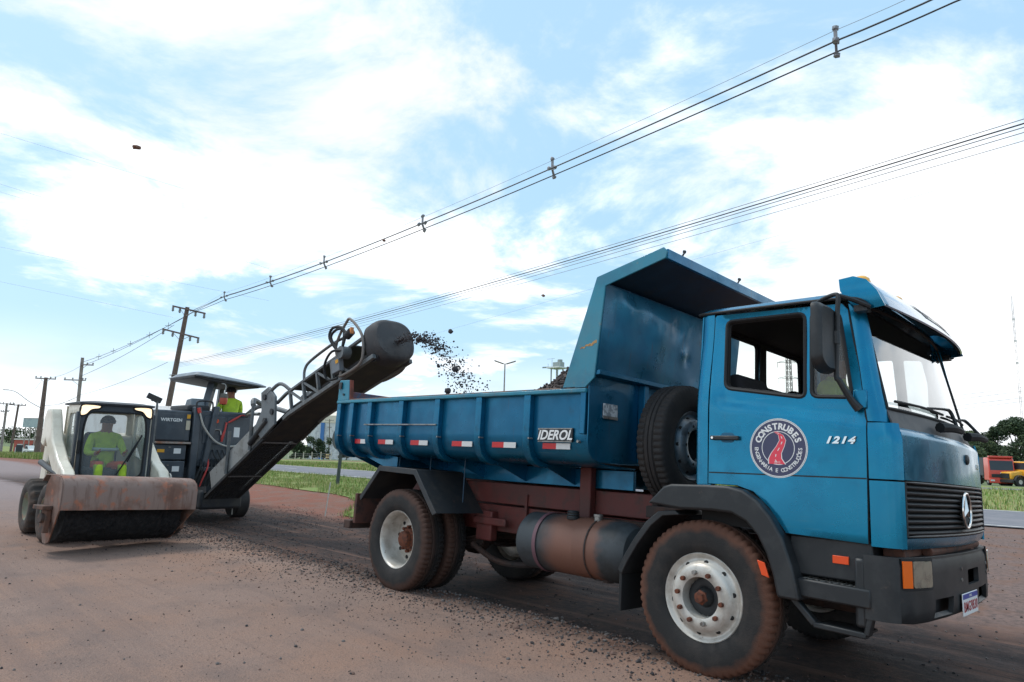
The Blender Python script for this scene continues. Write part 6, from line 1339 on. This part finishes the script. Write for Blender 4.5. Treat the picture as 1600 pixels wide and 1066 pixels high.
for s in (-1, 1):
    y0, y1 = sorted((s*HWc, s*(HWc+.02)))
    pl = mb(slab(.45, 2.75, .05, .38, y0, y1), 'side_panel', SIDE, conv, bev=.004)
    mb(slab(0, L1-.15, -.01, .05, s*HWc-.03, s*HWc+.03), 'lower_chord', MDK, conv, bev=.006)
    mb(slab(L1-.5, LT+.02, -.01, .05, s*HWc-.03, s*HWc+.03), 'lower_chord', MGREY, conv, bev=.006); mb(slab(L1-.3, LT-.1, .36, .40, s*HWc-.025, s*HWc+.025), 'upper_chord', MGREY, conv, bev=.006)
    for k in range(4):
        a, e = L1+.1+.42*k, L1+.1+.42*(k+1); mb(MB().beam(cpt(a, .03, s*HWc), cpt(a, .38, s*HWc), .045, .04), 'truss_post', MGREY, conv); mb(MB().beam(cpt(a, .37, s*HWc), cpt(e, .04, s*HWc), .03, .035), 'truss_diagonal', MGREY, conv)
    # folding hinge castings
    hb = MB().prism([cpt(L1-.85, .0, 0)[::2], cpt(L1-.35, .02, 0)[::2], cpt(L1-.2, .45, 0)[::2], cpt(L1-.35, .72, 0)[::2], cpt(L1-.62, .75, 0)[::2], cpt(L1-.7, .45, 0)[::2], cpt(L1-1.0, .3, 0)[::2]], 'y', s*(HWc+.03), s*(HWc+.075)); hg = mb(hb, 'hinge_plate', MGREY, conv, bev=.012)
    for q, u_ in ((L1-.5, .6), (L1-.62, .22), (L1-.35, .25)): mb(MB().cyl(cpt(q, u_, s*(HWc+.06)), cpt(q, u_, s*(HWc+.1)), .05, 12), 'pin', MDK, hg)
    mb(MB().tube([cpt(L1-1.25, .12, s*(HWc+.06)), cpt(L1-.55, .2, s*(HWc+.07))], .045, 10), 'fold_cylinder', MDK, conv); mb(MB().tube([cpt(L1-.55, .62, s*(HWc+.05)), cpt(L1-.05, .6, s*(HWc+.05)), cpt(L1+.1, .4, s*HWc)], .03, 8), 'hinge_link', MGREY, conv)
    mb(MB().tube([cpt(L1+.55, .4, s*HWc), cpt(L1+.6, .55, s*HWc), cpt(L1+.8, .62, s*HWc), cpt(L1+1.5, .62, s*HWc), cpt(LT-.45, .55, s*HWc)], .022, 8), 'guard_rail', MGREY, conv)
    mb(MB().tube([cpt(LT-.75, .1, s*(HWc+.05)), cpt(LT-.78, .5, s*(HWc+.06)), cpt(LT-.45, .74, s*(HWc+.06)), cpt(LT-.32, .72, s*(HWc+.06)), cpt(LT-.12, .4, s*(HWc+.06)), cpt(LT-.15, .12, s*(HWc+.06)), cpt(LT-.3, .0, s*(HWc+.06)), cpt(LT-.75, .02, s*(HWc+.06))], .02, 8, closed=True), 'guard_frame', M('guard_worn', S(120, 112, 106), .6), conv)
mb(slab(L1+.1, LT-.5, .4, .42, -.29, .29), 'belt_cover', M('cover_dark', S(66, 68, 70), .6), conv)
mo_ = mb(MB().tube([cpt(LT-.55, .3, -HWc-.02), cpt(LT-.55, .3, -HWc-.16)], .09, 14), 'drive_motor', MGREY, conv); mb(MB().tube([cpt(LT-.42, .5, -HWc-.1), cpt(LT-.3, .52, -HWc-.1)], .06, 12), 'lamp', MDK, mo_); mb(MB().obox(cpt(LT-.29, .53, -HWc-.1), (.03, 0, .005), (0, .05, 0), (0, 0, .09)), 'lamp_lens', M('lamp_amber', S(230, 150, 90), .4), mo_)
mb(MB().obox(cpt(LT-.8, .2, -HWc-.06), (.2, 0, .05), (0, .08, 0), (-.05, 0, .2)), 'control_box', M('box_grey', S(116, 122, 128), .5), conv, bev=.01); mb(MB().obox(cpt(LT-.74, .24, -HWc-.105), (.07, 0, .02), (0, .004, 0), (-.02, 0, .05)), 'label', YLB, conv)
for (dx, h) in ((0, .62), (.12, .55)):
    mb(MB().tube([cpt(LT-.62, .3, -HWc-.12), cpt(LT-.8+dx*.3, .62, -HWc-.14), cpt(LT-.72+dx, h+.14, -HWc-.12), cpt(LT-.45+dx*.3, h, -HWc-.12), cpt(LT-.5, .36, -HWc-.14)], .02, 7), 'hydraulic_hose', RUBB, conv)
mb(MB().tube([cpt(LT-.5, .3, -HWc-.14), cpt(LT-.7, .36, -HWc-.2), cpt(LT-.95, .25, -HWc-.18), cpt(LT-.98, .05, -HWc-.14), cpt(LT-.75, -.02, -HWc-.12)], .018, 7), 'hydraulic_hose', RUBB, conv)
# discharge hood: rounded rubber cowl over the end drum
cw = rounded([(-.33, -.04), (-.34, .58), (.34, .58), (.33, -.04)], .28, 8); HM = M('discharge_hood', S(56, 56, 58), .7, 0, S(72, 70, 70), 3, c3=S(54, 50, 50), ns3=8)
b = MB(); st2 = [(LT-.12, 1.0), (LT-.02, 1.0), (LT+.06, .98), (LT+.11, .93), (LT+.14, .8)]; n = len(cw)
b.add([cpt(s_, .24+(q[1]-.24)*k, q[0]*k if k > .95 else q[0]*(.5+.5*k)) for s_, k in st2 for q in cw], [(i*n+j, i*n+(j+1) % n, (i+1)*n+(j+1) % n, (i+1)*n+j) for i in range(4) for j in range(n)]+[tuple(4*n+j for j in range(n))])
mb(b, 'discharge_hood', HM, conv, smooth=40, thick=.012)
mb(MB().lathe([(0, -.27), (.13, -.27), (.13, .27), (0, .27)], cpt(LT-.05, .1, 0), 'y', 20), 'end_drum', MDK, conv)
# supports between machine and conveyor
mb(MB().tube([(FX+.05, .72, 2.02), (-10.2, .45, 2.16), cpt(L1-.95, .55, HWc+.1)], .045, 10), 'conveyor_stay', MGREY); mb(MB().tube([(FX+.05, .72, 1.98), (-10.4, .3, 1.99), cpt(L1-.9, .5, -HWc)], .03, 8), 'conveyor_stay', STEEL)
for s_, h in ((1.15, .75), (2.1, .78)): mb(MB().tube([cpt(s_, .03, -HWc-.05), (cpt(s_, .03, 0)[0], -HWc-.05, cpt(s_, .03, 0)[2]+h)], .03, 8), 'support_tube', MGREY)
mb(MB().tube([(cpt(2.1, .03, 0)[0], -HWc-.05, cpt(2.1, .03, 0)[2]+.76), (cpt(2.1, .03, 0)[0]-.1, -HWc, cpt(2.1, .03, 0)[2]+.85), (cpt(2.1, 0, 0)[0]-.3, -.1, cpt(2.1, 0, 0)[2]+.84)], .045, 8), 'support_elbow', MGREY)
mb(MB().beam((-11.4, -.25, .5), cpt(.3, .1, -HWc), .1, .12), 'conveyor_mount', MDK); mb(MB().beam((-11.4, .25, .5), cpt(.3, .1, HWc), .1, .12), 'conveyor_mount', MDK)
mb(MB().box(-11.5, -10.6, -.4, .4, .2, .55), 'receiving_boot', MDK, bev=.05)
# operator at the controls, back turned
Jm = seated((0, 0, 0), (-1, 0, 0)); person('person', 'machine operator in yellow vest and black cap seated under the canopy', (-12.0, .60, 1.80), Jm, dict(skin=SKIN, shirt=HIVIS, sleeve=HIORG, belt=HIORG, trousers=NAVYC, shin=NAVYC, boots=BLACKC), BLACKC, tape=False)
mb(MB().box(-12.6, -11.6, .2, .95, 1.6, 1.7), 'operator_platform', MDK); mb(MB().box(-12.25, -11.75, .4, .85, 1.7, 1.82), 'operator_seat', MDK, bev=.04)

# ------------------------------------------------------------------ milled asphalt: the heap, the stream, single clods in the air
MIL = M('millings', S(62, 54, 52), .9, 0, S(92, 80, 76), 18, c3=S(44, 40, 40), ns3=40, bump=.6, bs=40); CLOD = M('clod', S(58, 54, 56), .9, 0, S(76, 70, 70), 12)
def heap_z(x, y):
    return max(1.6, 2.46-.5*max(0, abs(x+1.65)-.6)-.95*max(0, -y+.1)-.4*max(0, y-.5)+.05*noise.noise(Vector((x*3, y*3, 1)))+.03*noise.noise(Vector((x*9, y*9, 5))))
b = MB().grid(lambda u, v: (-4.75+3.6*u, -1.08+2.16*v, heap_z(-4.75+3.6*u, -1.08+2.16*v)-.04*0), 110, 70)
hp_ = tag(b.build('asphalt_heap', MIL, smooth=0, recalc=False), 'heap of dark milled asphalt filling the tipper bed against its headboard', 'heap'); hp_.rotation_euler = truck.rotation_euler; hp_.location = truck.location
rn = random.Random(8); vs = []; fs = []; pro = [MB().rock((0, 0, 0), 1, 300+k, 1, (1, .8, .7)) for k in range(6)]
def scatter(name, pts, mat, label, cat):
    vs = []; fs = []
    for (p, r) in pts:
        q = pro[rn.randrange(6)]; a = rn.random()*6.28; c, s_ = math.cos(a)*r, math.sin(a)*r; o = len(vs)
        vs += [(p[0]+c*v[0]-s_*v[1], p[1]+s_*v[0]+c*v[1], p[2]+v[2]*r) for v in q.v]; fs += [tuple(i+o for i in f) for f in q.f]
    me = bpy.data.meshes.new(name); me.from_pydata(vs, [], fs); me.materials.append(mat); me.update(); return tag(link(name, me), label, cat, kind='stuff')
pts = []
for i in range(4200):
    x = rn.uniform(-3.6, -1.1); y = rn.uniform(-1.05, 1.05); pts.append(((x, y, heap_z(x, y)+.005), rn.uniform(.008, .03)))
o = scatter('heap_lumps', pts, MIL, 'small lumps of milled asphalt lying on the heap', 'gravel'); o.rotation_euler = truck.rotation_euler; o.location = truck.location
# the stream leaves the hood and falls in an arc
A0 = Vector(cpt(LT+.16, .2, 0)); pts = []
def arc(t): return A0+Vector((3.05*t, 0, 1.0*t-4.9*t*t))
for i in range(2400):
    t = rn.random()**.9*.56; cl3 = noise.noise(Vector((t*16, 3, 0)))
    if cl3 < -.12 and rn.random() < .75: continue
    p = arc(t); sp_ = .035+.2*t; p += Vector((rn.gauss(0, sp_*.8), rn.gauss(0, sp_*.9), rn.gauss(0, sp_*.55))); pts.append((p, rn.choice((.003, .005, .006, .008, .01, .015))*(1.25 if cl3 > .2 else 1)))
scatter('millings_stream', pts, CLOD, 'stream of dark millings thrown from the conveyor into the tipper', 'millings')
for i, (x, y, dpt, r, lb) in enumerate(((655, 531, 9.1, .05, 'large clod just leaving the conveyor hood'), (704, 518, 8.6, .032, 'flat clod above the falling stream'), (685, 572, 8.7, .028, 'angular clod below the falling stream'), (711, 577, 8.4, .045, 'long clod just under the thick of the stream'), (700, 611, 8.0, .042, 'dark clod about to drop behind the tipper rail'), (686, 588, 8.7, .014, 'small clod dropping below the angular one'), (213, 230, 9, .042, 'brown stone flung high against the open sky'), (600, 376, 14, .035, 'brown stone beside the power cables'), (849, 462, 9, .02, 'small brown stone left of the tipper canopy'))):
    o = MB().rock((0, 0, 0), r*1.0, 700+i, 2, (1.2, .9, .75)).build('clod', CLOD if i < 6 else M('brown_stone', S(112, 84, 72), .9, 0, S(140, 106, 90), 20), smooth=50); o.location = PX(x, y, dpt); tag(o, lb, 'stone', 'clods in the air')
